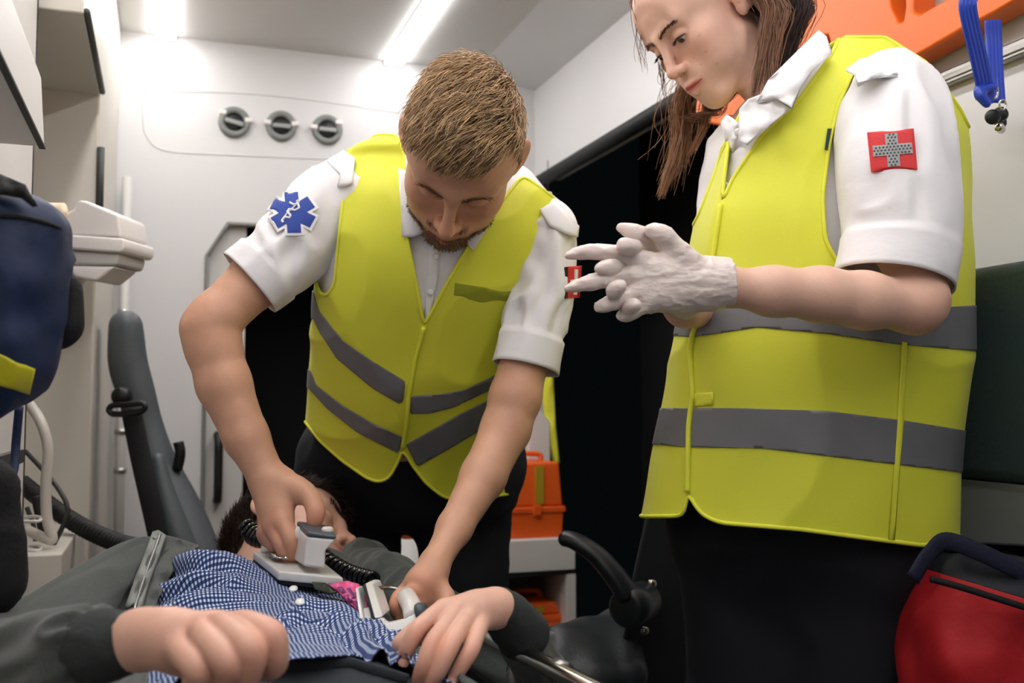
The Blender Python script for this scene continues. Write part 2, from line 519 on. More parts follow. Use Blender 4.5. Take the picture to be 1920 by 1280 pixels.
def loft(rows, n=96, m=None, ex=2.0, bulge=None):
    """rows: (y, left px, right px, depth, half thickness in metres); rings of a body seen from the camera"""
    rows = np.asarray(rows, float)
    m = m or 80
    r = spline(rows, m)
    a = np.linspace(0, 2 * np.pi, n, endpoint=False)     # a = pi/2 is the side towards the camera
    ca, sa = np.cos(a), np.sin(a)
    e = 2.0 / ex
    ca = np.sign(ca) * np.abs(ca) ** e; sa = np.sign(sa) * np.abs(sa) ** e
    V = np.zeros((m, n, 3))
    for i in range(m):
        y, l, rr, d, t = r[i]
        c = P((l + rr) / 2, y, d); hw = (rr - l) / 2 * d / FPX
        V[i] = c + ca[:, None] * hw * cR - sa[:, None] * t * cF
    F = grid_faces(m, n)
    uv = np.stack(np.broadcast_arrays(np.linspace(0, 1, n)[None, :], np.linspace(0, 1, m)[:, None]), -1).reshape(-1, 2)
    V = V.reshape(-1, 3)
    nrm = vnormals(V, F)
    c = V.reshape(m, n, 3).mean(1)[:, None]
    if ((V.reshape(m, n, 3) - c) * nrm.reshape(m, n, 3)).sum(-1).mean() < 0: F = F[:, ::-1]
    return V, F, uv, r

def poly_sd(poly, x, y):
    """signed distance in pixels to a polygon, positive inside"""
    p = np.asarray(poly, float); d = np.full(x.shape, 1e9); ins = np.zeros(x.shape, bool)
    for i in range(len(p)):
        a, b = p[i], p[(i + 1) % len(p)]
        v = b - a; t = np.clip(((x - a[0]) * v[0] + (y - a[1]) * v[1]) / (v @ v + 1e-9), 0, 1)
        d = np.minimum(d, np.hypot(x - a[0] - t * v[0], y - a[1] - t * v[1]))
        c = ((a[1] > y) != (b[1] > y)) & (x < (b[0] - a[0]) * (y - a[1]) / (b[1] - a[1] + 1e-12) + a[0])
        ins ^= c
    return np.where(ins, d, -d)

def clip(V, F, g, extra=None):
    """keep the part of the mesh where g > 0, with new vertices on the line g = 0"""
    V = np.asarray(V); g = np.asarray(g, float); g = np.where(np.abs(g) < 1e-9, 1e-9, g)
    ins = g > 0
    k = [ins[F[:, i]] for i in range(F.shape[1])]
    cnt = sum(q.astype(int) for q in k)
    keep = [tuple(f) for f in F[cnt == F.shape[1]].tolist()]
    newV = []; newE = []; em = {}
    nv = len(V)
    def ev(a, b):
        key = (min(a, b), max(a, b))
        if key not in em:
            t = g[a] / (g[a] - g[b]); em[key] = nv + len(newV); newV.append(V[a] * (1 - t) + V[b] * t)
            if extra is not None: newE.append(extra[a] * (1 - t) + extra[b] * t)
        return em[key]
    for f in F[(cnt > 0) & (cnt < F.shape[1])].tolist():
        o = []
        for i in range(len(f)):
            a, b = f[i], f[(i + 1) % len(f)]
            if ins[a]: o.append(a)
            if ins[a] != ins[b]: o.append(ev(a, b))
        if len(o) >= 3: keep.append(tuple(o))
    W = np.vstack([V, np.array(newV).reshape(-1, 3)])
    E = None if extra is None else np.vstack([extra, np.array(newE).reshape(-1, extra.shape[1])])
    used = np.zeros(len(W), bool)
    for f in keep: used[list(f)] = True
    mp = np.cumsum(used) - 1
    keep = [tuple(int(mp[i]) for i in f) for f in keep]
    return W[used], keep, (E[used] if E is not None else None)

def boundary_loops(F):
    e = {}
    for f in F:
        for i in range(len(f)):
            a, b = f[i], f[(i + 1) % len(f)]
            e.setdefault((min(a, b), max(a, b)), []).append((a, b))
    nx = {}
    for k, v in e.items():
        if len(v) == 1: nx[v[0][0]] = v[0][1]
    loops = []
    while nx:
        s, c = nx.popitem(); l = [s, c]
        while c in nx: c = nx.pop(c); l.append(c)
        loops.append(l)
    return loops

def resample(p, step, closed=False):
    p = np.asarray(p, float)
    d = np.r_[0, np.cumsum(np.linalg.norm(np.diff(p, axis=0), axis=1))]
    n = max(int(d[-1] / step), 3)
    t = np.linspace(0, d[-1], n)
    return np.stack([np.interp(t, d, p[:, i]) for i in range(p.shape[1])], 1)

def piping(name, V, F, r, m, parent, minlen=0.05, step=0.008):
    for l in boundary_loops(F):
        p = V[l]
        if np.linalg.norm(np.diff(p, axis=0), axis=1).sum() < minlen: continue
        p = resample(p, step)
        q = p.copy(); q[1:-1] = (p[:-2] + 2 * p[1:-1] + p[2:]) / 4
        MB().tube(q, r, 6).build(name, m, parent, True)

class Hit:
    """finds the surface point of a mesh behind a pixel"""
    def __init__(s, V, F):
        s.b = BVHTree.FromPolygons([tuple(v) for v in V], [tuple(int(i) for i in f) for f in F])
    def __call__(s, px, py, off=0.0, fallback=None):
        r = ray(px, py); l = np.linalg.norm(r)
        h = s.b.ray_cast(Vector(CAM), Vector(r / l))
        if h[0] is None:
            return fallback
        n = np.array(h[1]); 
        if n @ r > 0: n = -n
        return np.array(h[0]) + n * off
    def near(s, p, off=0.0):
        h = s.b.find_nearest(Vector(p)); n = np.array(h[1])
        if n @ (np.array(p) - np.array(h[0])) < 0: n = -n
        return np.array(h[0]) + n * off

def drape(polys, hit, off, step=6.0):
    """flat outlines (pixel polygons, first the outer one) laid onto a surface; returns V, F"""
    pts = []; edges = []
    for poly in polys:
        b = len(pts); n = len(poly)
        pts += [tuple(map(float, q)) for q in poly]; edges += [(b + i, b + (i + 1) % n) for i in range(n)]
    o = np.array(polys[0], float); lo, hi = o.min(0), o.max(0)
    gx, gy = np.meshgrid(np.arange(lo[0], hi[0], step), np.arange(lo[1], hi[1], step))
    sd = poly_sd(polys[0], gx.ravel(), gy.ravel())
    for h in polys[1:]: sd = np.minimum(sd, -poly_sd(h, gx.ravel(), gy.ravel()))
    k = sd > step * 0.4
    pts += list(zip(gx.ravel()[k], gy.ravel()[k]))
    v, e, f, *_ = delaunay_2d_cdt([Vector(p) for p in pts], edges, [], 1 if len(polys) == 1 else 2, 1e-4)
    V = []
    last = None
    for q in v:
        h = hit(q[0], q[1], off)
        V.append(h)
    good = [i for i, q in enumerate(V) if q is not None]
    for i, q in enumerate(V):
        if q is None:
            j = min(good, key=lambda g: (v[g] - v[i]).length_squared)
            V[i] = P(v[i][0], v[i][1], proj(V[j])[2])
    V = np.array(V)
    F = []
    for t in f:
        a, b, c = (V[i] for i in t[:3])
        F.append(tuple(t) if np.cross(b - a, c - a) @ (CAM - a) > 0 else tuple(t)[::-1])
    return V, F

def strands(paths, r0, r1, seed=0, sides=3):
    """paths: (N, S, 3) hair curves -> one mesh of thin tapered prisms"""
    Pn, S = paths.shape[:2]
    T = np.gradient(paths, axis=1); T /= np.linalg.norm(T, axis=2)[..., None] + 1e-12
    rng = np.random.default_rng(seed)
    ref = rng.normal(size=(Pn, 1, 3))
    N = np.cross(T, ref); N /= np.linalg.norm(N, axis=2)[..., None] + 1e-12
    B = np.cross(T, N)
    rr = np.linspace(1, 0, S) ** 0.6
    r = (np.asarray(r1) + (np.asarray(r0) - np.asarray(r1)) * rr)[None, :, None, None]
    a = np.arange(sides) * 2 * np.pi / sides
    V = paths[:, :, None] + r * (np.cos(a)[None, None, :, None] * N[:, :, None] + np.sin(a)[None, None, :, None] * B[:, :, None])
    base = (np.arange(Pn) * S * sides)[:, None, None]
    i = np.arange(S - 1)[None, :, None]; j = np.arange(sides)[None, None, :]; k = (j + 1) % sides
    F = np.stack([base + i * sides + j, base + i * sides + k, base + (i + 1) * sides + k, base + (i + 1) * sides + j], -1).reshape(-1, 4)
    return V.reshape(-1, 3), F

def headframe(px, py, d, yaw, pitch, roll):
    """rows: person's left, forward, up in world space (a head facing the camera has yaw = pitch = roll = 0)"""
    ps, th, ro = map(math.radians, (yaw, pitch, roll))
    f = np.array([-math.sin(ps) * math.cos(th), -math.sin(th), -math.cos(ps) * math.cos(th)])
    u = np.array([-math.sin(ps) * math.sin(th), math.cos(th), -math.cos(ps) * math.sin(th)])
    l = np.array([math.cos(ps), 0, -math.sin(ps)])
    c, s = math.cos(ro), math.sin(ro)
    Rr = np.array([[c, -s, 0], [s, c, 0], [0, 0, 1]])
    B = np.stack([cR, cU, cF])
    return np.stack([(Rr @ v) @ B for v in (l, f, u)]), P(px, py, d)

def head_sdf(jaw=1.0, nose=1.0, lid=0.6, male=True, browlow=0.0):
    s = Sdf()
    s.ell((0, -.010, .038), (.076, .096, .088))
    s.ell((0, .040, .052), (.064, .054, .056), .05)
    s.ell((0, .034, -.018), (.060 * (.96 + .04 * jaw), .060, .078), .02)
    for x in (-1, 1):
        s.cap((x * .050 * jaw, .008, -.050), (x * .016 * jaw, .074, -.096), .019, .017, .03)
        s.ell((x * (.046 if male else .043), .058, -.014), (.022, .030, .022) if male else (.023, .030, .024), .025)
        s.ell((x * .037, .058, -.048), (.024, .028, .030), .02)
    s.ell((0, .083, -.098), (.018 * jaw, .015, .015), .018)
    s.ell((0, .090, -.060), (.030, .016, .026), .022)
    for x in (-1, 1):
        s.cap((x * .010, .0935, .030 - browlow), (x * .044, .079, .033), .0080 if male else .0045, .006, .020)
        s.ell((x * .0315, .1015, .011), (.0205, .0135 if male else .0115, .0125), .016, '-')
        s.ell((x * .0315, .0790, .011), (.0145, .0135, .0125), .004)
    s.cap((0, .0955, .024), (0, .1165 + .004 * (nose - 1), -.024), .0062, .0092 * nose, .014)
    s.ell((0, .1185 + .004 * (nose - 1), -.027), (.0098 * nose, .0092, .0085), .006)
    for x in (-1, 1):
        s.ell((x * .0118 * nose, .1065, -.0295), (.0072, .0098, .0072), .006)
        s.ell((x * .0064, .1135, -.0375), (.0032, .0052, .0035), .003, '-')
    for x in (-1, 1):                                           # lips
        s.cap((x * .0225, .0965, -.0625), (x * .004, .1088, -.0572), .0026, .0050, .006)
        s.cap((x * .0205, .0965, -.0650), (0, .1065, -.0695), .0026, .0058, .006)
        s.cap((x * .0235, .1000, -.0632), (0, .1140, -.0634), .0012, .0018, .002, '-')
    for x in (-1, 1):                                           # ears
        R = np.array([[math.cos(.5 * x), math.sin(.5 * x), 0], [-math.sin(.5 * x), math.cos(.5 * x), 0], [0, 0, 1]])
        s.ell((x * .0830, -.012, .004), (.0085, .0190, .0320), .006, '+', R)
        s.ell((x * .0770, -.002, -.020), (.0060, .0090, .0120), .006, '+', R)
        s.ell((x * .0935, -.008, .006), (.0080, .0110, .0200), .004, '-', R)
        s.cap((x * .0830, .000, -.008), (x * .0860, -.012, .012), .0025, .0025, .003)
    return s

def finger(s, pts, rad, k=0.0):
    g = Sdf(); g.chain(pts, rad, 0.004); s.append(g)

def hand_mesh(palm, fingers, arm=None, h=0.0016, kf=0.010, extra=None, smooth=False):
    """palm: list of capsules (a, b, ra, rb); fingers: list of (points, radii); fingers stay apart from one another"""
    s = Sdf()
    for a, b, ra, rb in palm: s.cap(a, b, ra, rb, 0.016)
    if arm:
        for a, b, ra, rb in arm: s.cap(a, b, ra * .965, rb * .965, 0.012)
    f = Sdf()
    for pts, rad in fingers:
        q = spline(np.hstack([np.array(pts), np.array(rad)[:, None]]), 3 * len(pts) + 1) if smooth else np.hstack([np.array(pts), np.array(rad)[:, None]])
        g = Sdf(); g.chain(q[:, :3], q[:, 3], 0.0035)
        if not smooth:
            for i in range(1, len(pts) - 1): g.ell(pts[i], np.full(3, rad[i] * 1.05), 0.004)
        f.sub(g, 0.0012)
    s.sub(f, kf)
    if extra: extra(s)
    return s.mesh(h)

def PP(pts):
    return [P(*p) for p in pts]

def pxr(r, d): return r * d / FPX
# ------------------------------------------------------------------ people: shared materials and helpers
def skin_mat(name, rough=0.5):
    return mat(name, (200, 150, 125), rough, col=True, sss=0.12, bump=0.12, bscale=420, var=0.06, vscale=35, bdist=0.002)
M_skin_a = skin_mat('tanned_skin')
M_skin_b = skin_mat('fair_skin')
M_skin_c = skin_mat('pinkish_skin')
M_shirt = mat('white_cotton', (236, 234, 236), 0.75, bump=0.25, bscale=14, sheen=0.05, bdist=0.006, stretch=(1, 1, 2.2))
M_vest = mat('lime_yellow_polyester', (224, 226, 60), 0.62, bump=0.18, bscale=9, sheen=0.1, bdist=0.01, var=0.03, vscale=900)
M_vest_edge = mat('bright_yellow_binding', (232, 234, 66), 0.6)
M_band = mat('grey_reflective_tape', (112, 112, 116), 0.42, bump=0.2, bscale=18, spec=0.7, bdist=0.006, var=0.05, vscale=20)
M_trouser = mat('dark_navy_twill', (12, 17, 26), 0.85, bump=0.3, bscale=10, bdist=0.01)
M_hair_m = mat('sandy_hair', (150, 120, 86), 0.42, col=True, spec=0.4)
M_hair_f = mat('brown_hair', (100, 66, 48), 0.38, col=True, spec=0.4)
M_hair_p = mat('dark_hair', (46, 32, 24), 0.45, col=True, spec=0.4)
M_patch_red = mat('red_patch', (205, 36, 38), 0.6, bump=0.2, bscale=500)
M_patch_grey = mat('grey_patch_cross', (150, 152, 152), 0.4)
M_patch_dot = mat('dark_patch_cell', (92, 96, 98), 0.4)
M_patch_blue = mat('blue_patch', (28, 64, 158), 0.6, bump=0.2, bscale=500)
M_patch_white = mat('white_patch', (236, 236, 236), 0.6)
M_button = mat('pearl_button', (240, 238, 236), 0.25, coat=0.5)
M_nail = mat('fingernail', (214, 160, 142), 0.28, coat=0.2)

SK_A = np.array(lin((206, 156, 128))); SK_B = np.array(lin((226, 182, 160))); SK_C = np.array(lin((220, 172, 150)))
RED = np.array(lin((190, 92, 82)))

def gauss(p, c, s): return np.exp(-((p - np.asarray(c)) ** 2).sum(-1) / (2 * s * s))

def tint(base, V, spots):
    """vertex colours: base skin mixed towards other colours round given points (centre, sigma, weight, colour)"""
    c = np.tile(base, (len(V), 1))
    for p, s, w, k in spots:
        g = (w * gauss(V, p, s))[:, None]; c = c * (1 - g) + g * np.asarray(k)
    return c

def face_cols(L, base, lips, beard=0.0, brow=None):
    """colours of a face in head coordinates"""
    c = np.tile(base, (len(L), 1))
    def mix(w, k):
        nonlocal c; w = np.clip(w, 0, 1)[:, None]; c = c * (1 - w) + w * np.asarray(k)
    red = base * np.array([1.02, .78, .74])
    for x in (-1, 1):
        mix(.5 * gauss(L, (x * .045, .075, -.02), .02), red)
        mix(.6 * gauss(L, (x * .08, -.01, .0), .02), red)
        mix(.35 * gauss(L, (x * .0315, .09, .008), .011), base * np.array([.78, .66, .62]))
    mix(.55 * gauss(L, (0, .122, -.028), .012), red)
    lp = np.exp(-((L[:, 2] + .0632) / .0065) ** 4) * np.exp(-(L[:, 0] / .0235) ** 4) * (L[:, 1] > .092)
    mix(lp * .95, lips)
    if beard:
        b = np.clip((-.048 - L[:, 2]) / .02, 0, 1) * np.clip((L[:, 1] - .0) / .03, 0, 1)
        b = np.maximum(b, .8 * np.exp(-((L[:, 2] + .047) / .006) ** 2) * (np.abs(L[:, 0]) < .03) * (L[:, 1] > .09))
        mix(beard * b * (1 - lp), np.array(lin((92, 62, 44))))
    return c

def sleeve(pts, n=72, m=60, seed=0, amp=0.004, cuff=0.16, ex=1.0, twist=0.0):
    """pts: (px, py, d, r px); open tube of cloth with a turned-up cuff at the end"""
    p = np.array([(*P(a, b, d), pxr(r, d)) for a, b, d, r in pts])
    q = spline(p, m); path = q[:, :3]; r = q[:, 3]
    t = np.linspace(0, 1, m)
    T, N, B = frames(path)
    a = np.linspace(0, 2 * np.pi, n, endpoint=False)
    V = path[:, None] + r[:, None, None] * (np.cos(a)[None, :, None] * N[:, None] + ex * np.sin(a)[None, :, None] * B[:, None])
    dirs = V - path[:, None]; dirs /= np.linalg.norm(dirs, axis=2)[..., None]
    # folds that run round the tube obliquely, strongest at the top
    A, Tt = np.broadcast_arrays(a[None, :], t[:, None])
    w = noise(np.stack([np.cos(A) * 1.1 + seed, np.sin(A) * 1.1, Tt * 5 + twist * A], -1), seed)
    w2 = noise(np.stack([np.cos(A) * 2.4 + 9, np.sin(A) * 2.4 + seed, Tt * 9 + 1.5 * twist * A], -1), seed + 3)
    ridge = (1 - np.abs(w)) ** 3 - .4
    fade = np.where(Tt > 1 - cuff, .25, 1.0) if cuff else np.clip((1 - Tt) / .15, .1, 1)
    disp = np.minimum(amp * (ridge * 1.3 + .6 * w2 - .25) * fade, .15 * amp)
    V = V + dirs * disp[..., None]
    V[t > 1 - cuff] += dirs[t > 1 - cuff] * .0022
    F = grid_faces(m, n)
    return V.reshape(-1, 3), F, (path, T)

def fold_disp(V, F, amp, scale, seed=0, stretch=(1, 1, 1)):
    N = vnormals(V, F)
    q = V * np.asarray(stretch) / scale
    w = noise(q, seed) + .5 * noise(q * 2.1 + 5, seed + 1)
    ridge = (1 - np.abs(noise(q * .8 + 11, seed + 2))) ** 4
    return V + N * (amp * (w * .6 + ridge * .8))[:, None]

def nail(c, n, along, w, l):
    """small curved fingernail plate"""
    n = n / np.linalg.norm(n); along = along - n * (along @ n); along /= np.linalg.norm(along); sd = np.cross(n, along)
    V = []
    for i in range(5):
        for j in range(7):
            u = (i / 4 - .5) * 2; v = (j / 6 - .5) * 2
            ww = w * math.sqrt(max(0.0, 1 - max(0, abs(v) - .35) ** 2 / .6))
            V.append(c + along * v * l + sd * u * ww - n * (.35 * w * u * u))
    F = [(i * 7 + j, i * 7 + j + 1, (i + 1) * 7 + j + 1, (i + 1) * 7 + j) for i in range(4) for j in range(6)]
    return np.array(V), F

def scalp_hair(L, Fq, mask, count, rng, dirfn, lenfn, segs=5, curl=0.2):
    """hair curves rooted on a head mesh (head coordinates)"""
    N = vnormals(L, Fq)
    idx = np.where(mask)[0]
    i = rng.choice(idx, count)
    p = L[i] + rng.normal(scale=.0006, size=(count, 3)); n = N[i]
    ln = lenfn(p, n) * rng.uniform(.75, 1.2, count)
    d = dirfn(p, n, rng)
    t = np.linspace(0, 1, segs)[None, :, None]
    lift = n[:, None] * (t * (1.3 - t))
    path = p[:, None] + ln[:, None, None] * (d[:, None] * t + lift * curl)
    return path
def panel(poly, inner=(), bulge=0.0, step=6.0):
    """a cloth panel through (px, py, d) corner points; depth is blended between them, bulging towards the camera"""
    p = np.asarray(poly, float); k = np.vstack([p, np.asarray(inner, float).reshape(-1, 3)])
    def dep(x, y):
        w = 1.0 / ((k[:, 0] - x) ** 2 + (k[:, 1] - y) ** 2 + 4.0) ** 1.5
        s = max(float(poly_sd(p[:, :2], np.array([x]), np.array([y]))[0]), 0)
        return (w @ k[:, 2]) / w.sum() - bulge * (1 - math.exp(-s / 14.0))
    return drape([p[:, :2].tolist()], lambda x, y, off=0: P(x, y, dep(x, y)), 0, step)

def lock(guides, count, spread, rng, segs=14, jit=0.35, tip=1.0, wave=0.0):
    """hair strands round a guide polyline of (px, py, d) points; spread in pixels"""
    g = spline(np.array([P(*q) for q in guides]), segs)
    d = proj(g)[:, 2].mean()
    s = spread * d / FPX
    o = rng.normal(size=(count, 1, 3)) * s
    o = o @ np.stack([cR, cU * .4, cF])
    t = np.linspace(0, 1, segs)[None, :, None]
    fan = (1 - .55 * t * tip)
    n1 = rng.normal(size=(count, 1, 3)) * s * jit
    ph = rng.uniform(0, 6.28, (count, 1, 1))
    sh = 1 - .45 * rng.random((count, 1, 1)) ** 2
    tt = t * sh
    idx = np.clip(tt[..., 0] * (segs - 1), 0, segs - 1 - 1e-6); i = idx.astype(int); f = (idx - i)[..., None]
    base = g[i] * (1 - f) + g[i + 1] * f
    return base + o * fan + n1 * t ** 2 + np.sin(t * 7 + ph) * s * wave * n1 / (np.abs(n1) + 1e-9)
# ------------------------------------------------------------------ the man bending over the patient
man = thing('person', 'person in a yellow vest bending forward and pressing two paddles on the patient', 'person', (*P(770, 900, 1.95)[:2], 0))

# head
Fm, Om = headframe(866, 284, 1.405, -5, 63, -11)
hs = head_sdf(jaw=1.06, nose=1.08, male=True)
nb = (P(862, 360, 1.60) - Om) @ Fm.T
hs.cap((0, -.03, -.045), nb, .054, .058, .03)
L, Q = hs.mesh(.0022); L = smooth_brow(relax(L, Q, 1, .4), Q, 30)
hair_mask = (L[:, 2] > np.interp(L[:, 1], [-.11, -.05, -.005, .02, .05, .07, .085], [-.055, -.05, .03, .030, .050, .074, .080])) & ~((L[:, 1] > .035) & (L[:, 2] < .070 + .022 * np.clip((np.abs(L[:, 0]) - .018) / .03, 0, 1))) & ~((np.abs(L[:, 0]) > .0755) & (L[:, 2] < .04)) & ~((np.abs(L[:, 0]) > .05) & (L[:, 2] < .040) & (L[:, 1] > -.040) & (L[:, 1] < .012))
hc = face_cols(L, SK_A, np.array(lin((176, 100, 86))), beard=.62)
hw = np.clip(hair_mask * 1.0, 0, 1)[:, None]
hc = hc * (1 - hw) + hw * np.array(lin((112, 84, 58)))
head_w = Om + L @ Fm
# arms: right (image left) and left
def limb(pts):
    return [(P(*pts[i][:3]), P(*pts[i + 1][:3]), pxr(pts[i][3], pts[i][2]), pxr(pts[i + 1][3], pts[i + 1][2])) for i in range(len(pts) - 1)]
armR = limb([(600, 420, 1.55, 40), (480, 525, 1.50, 52), (405, 596, 1.465, 50), (390, 616, 1.46, 50), (400, 650, 1.46, 52), (420, 720, 1.455, 51), (462, 820, 1.445, 42), (506, 905, 1.435, 34)])
palmR = limb([(500, 905, 1.435, 30), (518, 978, 1.405, 21)]) + limb([(506, 910, 1.44, 26), (503, 995, 1.415, 18)]) + limb([(520, 905, 1.43, 30), (532, 970, 1.405, 20)]) + limb([(535, 905, 1.43, 22), (570, 925, 1.415, 20)])
fgR = [(PP([(528, 975, 1.40), (546, 1012, 1.385), (551, 1040, 1.395), (566, 1046, 1.42)]), [.0125, .0110, .0098, .0085]),
       (PP([(514, 985, 1.405), (530, 1022, 1.39), (546, 1046, 1.405), (562, 1048, 1.435)]), [.0130, .0112, .0100, .0085]),
       (PP([(503, 993, 1.415), (512, 1018, 1.41), (532, 1034, 1.43), (550, 1036, 1.45)]), [.0125, .0105, .0095, .008]),
       (PP([(495, 998, 1.43), (502, 1012, 1.435), (520, 1022, 1.45), (540, 1024, 1.465)]), [.0110, .0095, .0085, .0075]),
       (PP([(556, 912, 1.42), (581, 932, 1.405), (592, 958, 1.390), (590, 978, 1.385)]), [.0150, .0128, .0122, .0100])]
armL = limb([(1025, 470, 1.55, 30), (990, 650, 1.505, 46), (966, 745, 1.48, 49), (948, 805, 1.465, 47), (906, 893, 1.42, 43), (852, 990, 1.36, 33), (816, 1056, 1.31, 27)])
palmL = limb([(812, 1058, 1.31, 26), (795, 1095, 1.29, 33)]) + limb([(790, 1095, 1.29, 27), (790, 1125, 1.28, 22)]) + limb([(815, 1080, 1.30, 22), (822, 1125, 1.29, 15)])
fgL = [(PP([(775, 1115, 1.27), (752, 1118, 1.25), (744, 1140, 1.24), (752, 1156, 1.25)]), [.0110, .0098, .0092, .0078]),
       (PP([(772, 1108, 1.29), (754, 1114, 1.285), (750, 1140, 1.27), (760, 1150, 1.27)]), [.0110, .0095, .0085, .0075]),
       (PP([(778, 1130, 1.27), (760, 1140, 1.245), (754, 1156, 1.24), (764, 1160, 1.25)]), [.0105, .0092, .0085, .0070]),
       (PP([(818, 1100, 1.29), (836, 1118, 1.28), (838, 1136, 1.27), (832, 1150, 1.26)]), [.0120, .0110, .0100, .0085])]
ra = hand_mesh(palmR, fgR, armR, .0021, .008, None, True)
la = hand_mesh(palmL, fgL, armL, .0021, .008, None, True)
tor = Sdf()
tor.cap(P(690, 390, 1.62), P(1000, 440, 1.58), .06, .06, .04).cap(P(850, 400, 1.60), P(770, 880, 1.86), .09, .10, .06)
tor.cap(P(668, 900, 1.92), (*P(668, 900, 1.92)[:2], .06), .06, .04, .03).cap(P(868, 900, 1.88), (*P(868, 900, 1.88)[:2], .06), .06, .04, .03)
tb = tor.mesh(.012)
arm_cols = []
for (V, F), tips in ((ra, [P(520, 985, 1.40), P(548, 1035, 1.39), P(592, 975, 1.38), P(498, 1003, 1.42)]), (la, [P(748, 1135, 1.24), P(795, 1095, 1.27), P(770, 1130, 1.25)])):
    arm_cols.append(tint(SK_A, V, [(t, .016, .5, SK_A * np.array([1.0, .68, .62])) for t in tips]))
V, F = join([(head_w, Q), ra, la, tb])
C = np.vstack([hc, *arm_cols, np.tile(SK_A, (len(tb[0]), 1))])
mesh_obj('body', V, F, M_skin_a, man, col=C)

# hair
rng = np.random.default_rng(3)
def man_dir(p, n, rng):
    w = noise(p / .011, 5); w2 = noise(p / .011 + 7, 6)
    d = np.stack([.55 + .5 * w, .75 + .25 * w2, -.15 + .2 * w], -1) * np.array([-1, 1, 1])
    side = np.clip((.065 - p[:, 2]) / .03, 0, 1)[:, None]
    d = d * (1 - side) + side * np.stack([.25 * np.sign(p[:, 0]), .1 + .25 * w2, -.9 + 0 * w], -1)
    d = d - n * (d * n).sum(1)[:, None] * .85
    d /= np.linalg.norm(d, axis=1)[:, None]
    return d + rng.normal(scale=.13, size=d.shape)
def man_len(p, n):
    top = np.clip((p[:, 2] - .06) / .045, 0, 1)
    return .0055 + .028 * top - .010 * top * np.clip((p[:, 1] - .05) / .03, 0, 1)
pth = scalp_hair(L, Q, hair_mask, 13000, rng, man_dir, man_len, 5, .75)
pth = Om + pth @ Fm
V, F = strands(pth, .00075, .00025, 1)
cv = np.repeat(np.clip(rng.normal(1.0, .32, len(pth)) * (1 + .35 * noise(pth[:, 0] / .008, 77)), .3, 1.9), 15)
mesh_obj('hair', V, F, M_hair_m, man, col=np.array(lin((178, 146, 108)))[None] * cv[:, None])
# eyebrows and stubble
for x in (-1, 1):
    t = rng.uniform(0, 1, 80)
    p = np.stack([x * (.011 + .036 * t), .1035 - .018 * t ** 2, .0305 + .007 * t - .004 * t ** 2 + rng.normal(scale=.0018, size=80)], -1)
    hb = BVHTree.FromPolygons([tuple(v) for v in L], [tuple(map(int, f)) for f in Q])
    p = np.array([np.array(hb.find_nearest(Vector(q))[0]) for q in p])
    tt = np.linspace(0, 1, 3)[None, :, None]
    d = np.array([x * .9, .15, .25]) + rng.normal(scale=.2, size=(80, 3))
    pp = Om + (p[:, None] + (.007 * d[:, None]) * tt + np.array([0, .0012, 0])) @ Fm
    V, F = strands(pp, .0004, .0002, 2)
    mesh_obj('eyebrow', V, F, M_hair_m, man, col=np.tile(lin((112, 80, 56)), (len(V), 1)))
m = (L[:, 2] < -.058) & (L[:, 1] > .035) & (L[:, 2] > -.125) | ((np.abs(L[:, 2] + .046) < .004) & (np.abs(L[:, 0]) < .028) & (L[:, 1] > .095))
pth = scalp_hair(L, Q, m, 2600, rng, lambda p, n, r: np.array([0, .1, -1.0]) * .5 + n * .5 + r.normal(scale=.2, size=p.shape), lambda p, n: np.full(len(p), .0045), 3, .3)
V, F = strands(Om + pth @ Fm, .0004, .0002, 4)
mesh_obj('beard', V, F, M_hair_m, man, col=np.tile(lin((120, 84, 58)), (len(V), 1)))

# shirt
rowsM = [(300, 690, 940, 1.60, .03), (318, 640, 985, 1.59, .062), (345, 622, 1010, 1.58, .082), (385, 610, 1036, 1.575, .098), (450, 604, 1044, 1.58, .112),
         (530, 600, 1020, 1.60, .120), (620, 594, 985, 1.64, .124), (710, 590, 965, 1.69, .124), (790, 586, 955, 1.74, .122)]
V, F, uv, _ = loft(rowsM, 110, 90, 2.3)
V = fold_disp(V, F, .004, .05, 4, (1, 1, .6))
shirt = thing('shirt', None, None) if False else mesh_obj('shirt', V, F, M_shirt, man)
hit_shirt = Hit(V, F)
SL1 = sleeve([(690, 372, 1.585, 92), (640, 388, 1.565, 90), (585, 425, 1.54, 82), (525, 485, 1.515, 73), (469, 531, 1.50, 70)], amp=0.0)[:2]
V1, F1, _ = sleeve([(690, 372, 1.585, 92), (640, 388, 1.565, 90), (585, 425, 1.54, 82), (525, 485, 1.515, 73), (469, 531, 1.50, 70)], seed=2, amp=.009, twist=.5)
s1 = solidify(mesh_obj('sleeve', V1, F1, M_shirt, shirt), .0018)
SL2 = sleeve([(1000, 420, 1.56, 70), (1022, 440, 1.545, 66), (1020, 520, 1.53, 64), (1004, 600, 1.515, 62), (985, 690, 1.50, 62)], amp=0.0)[:2]
V2, F2, _ = sleeve([(1000, 420, 1.56, 70), (1022, 440, 1.545, 66), (1020, 520, 1.53, 64), (1004, 600, 1.515, 62), (985, 690, 1.50, 62)], seed=6, amp=.009, twist=-.6)
s2 = solidify(mesh_obj('sleeve', V2, F2, M_shirt, shirt), .0018)
hit_s1, hit_s2 = Hit(*SL1), Hit(*SL2)

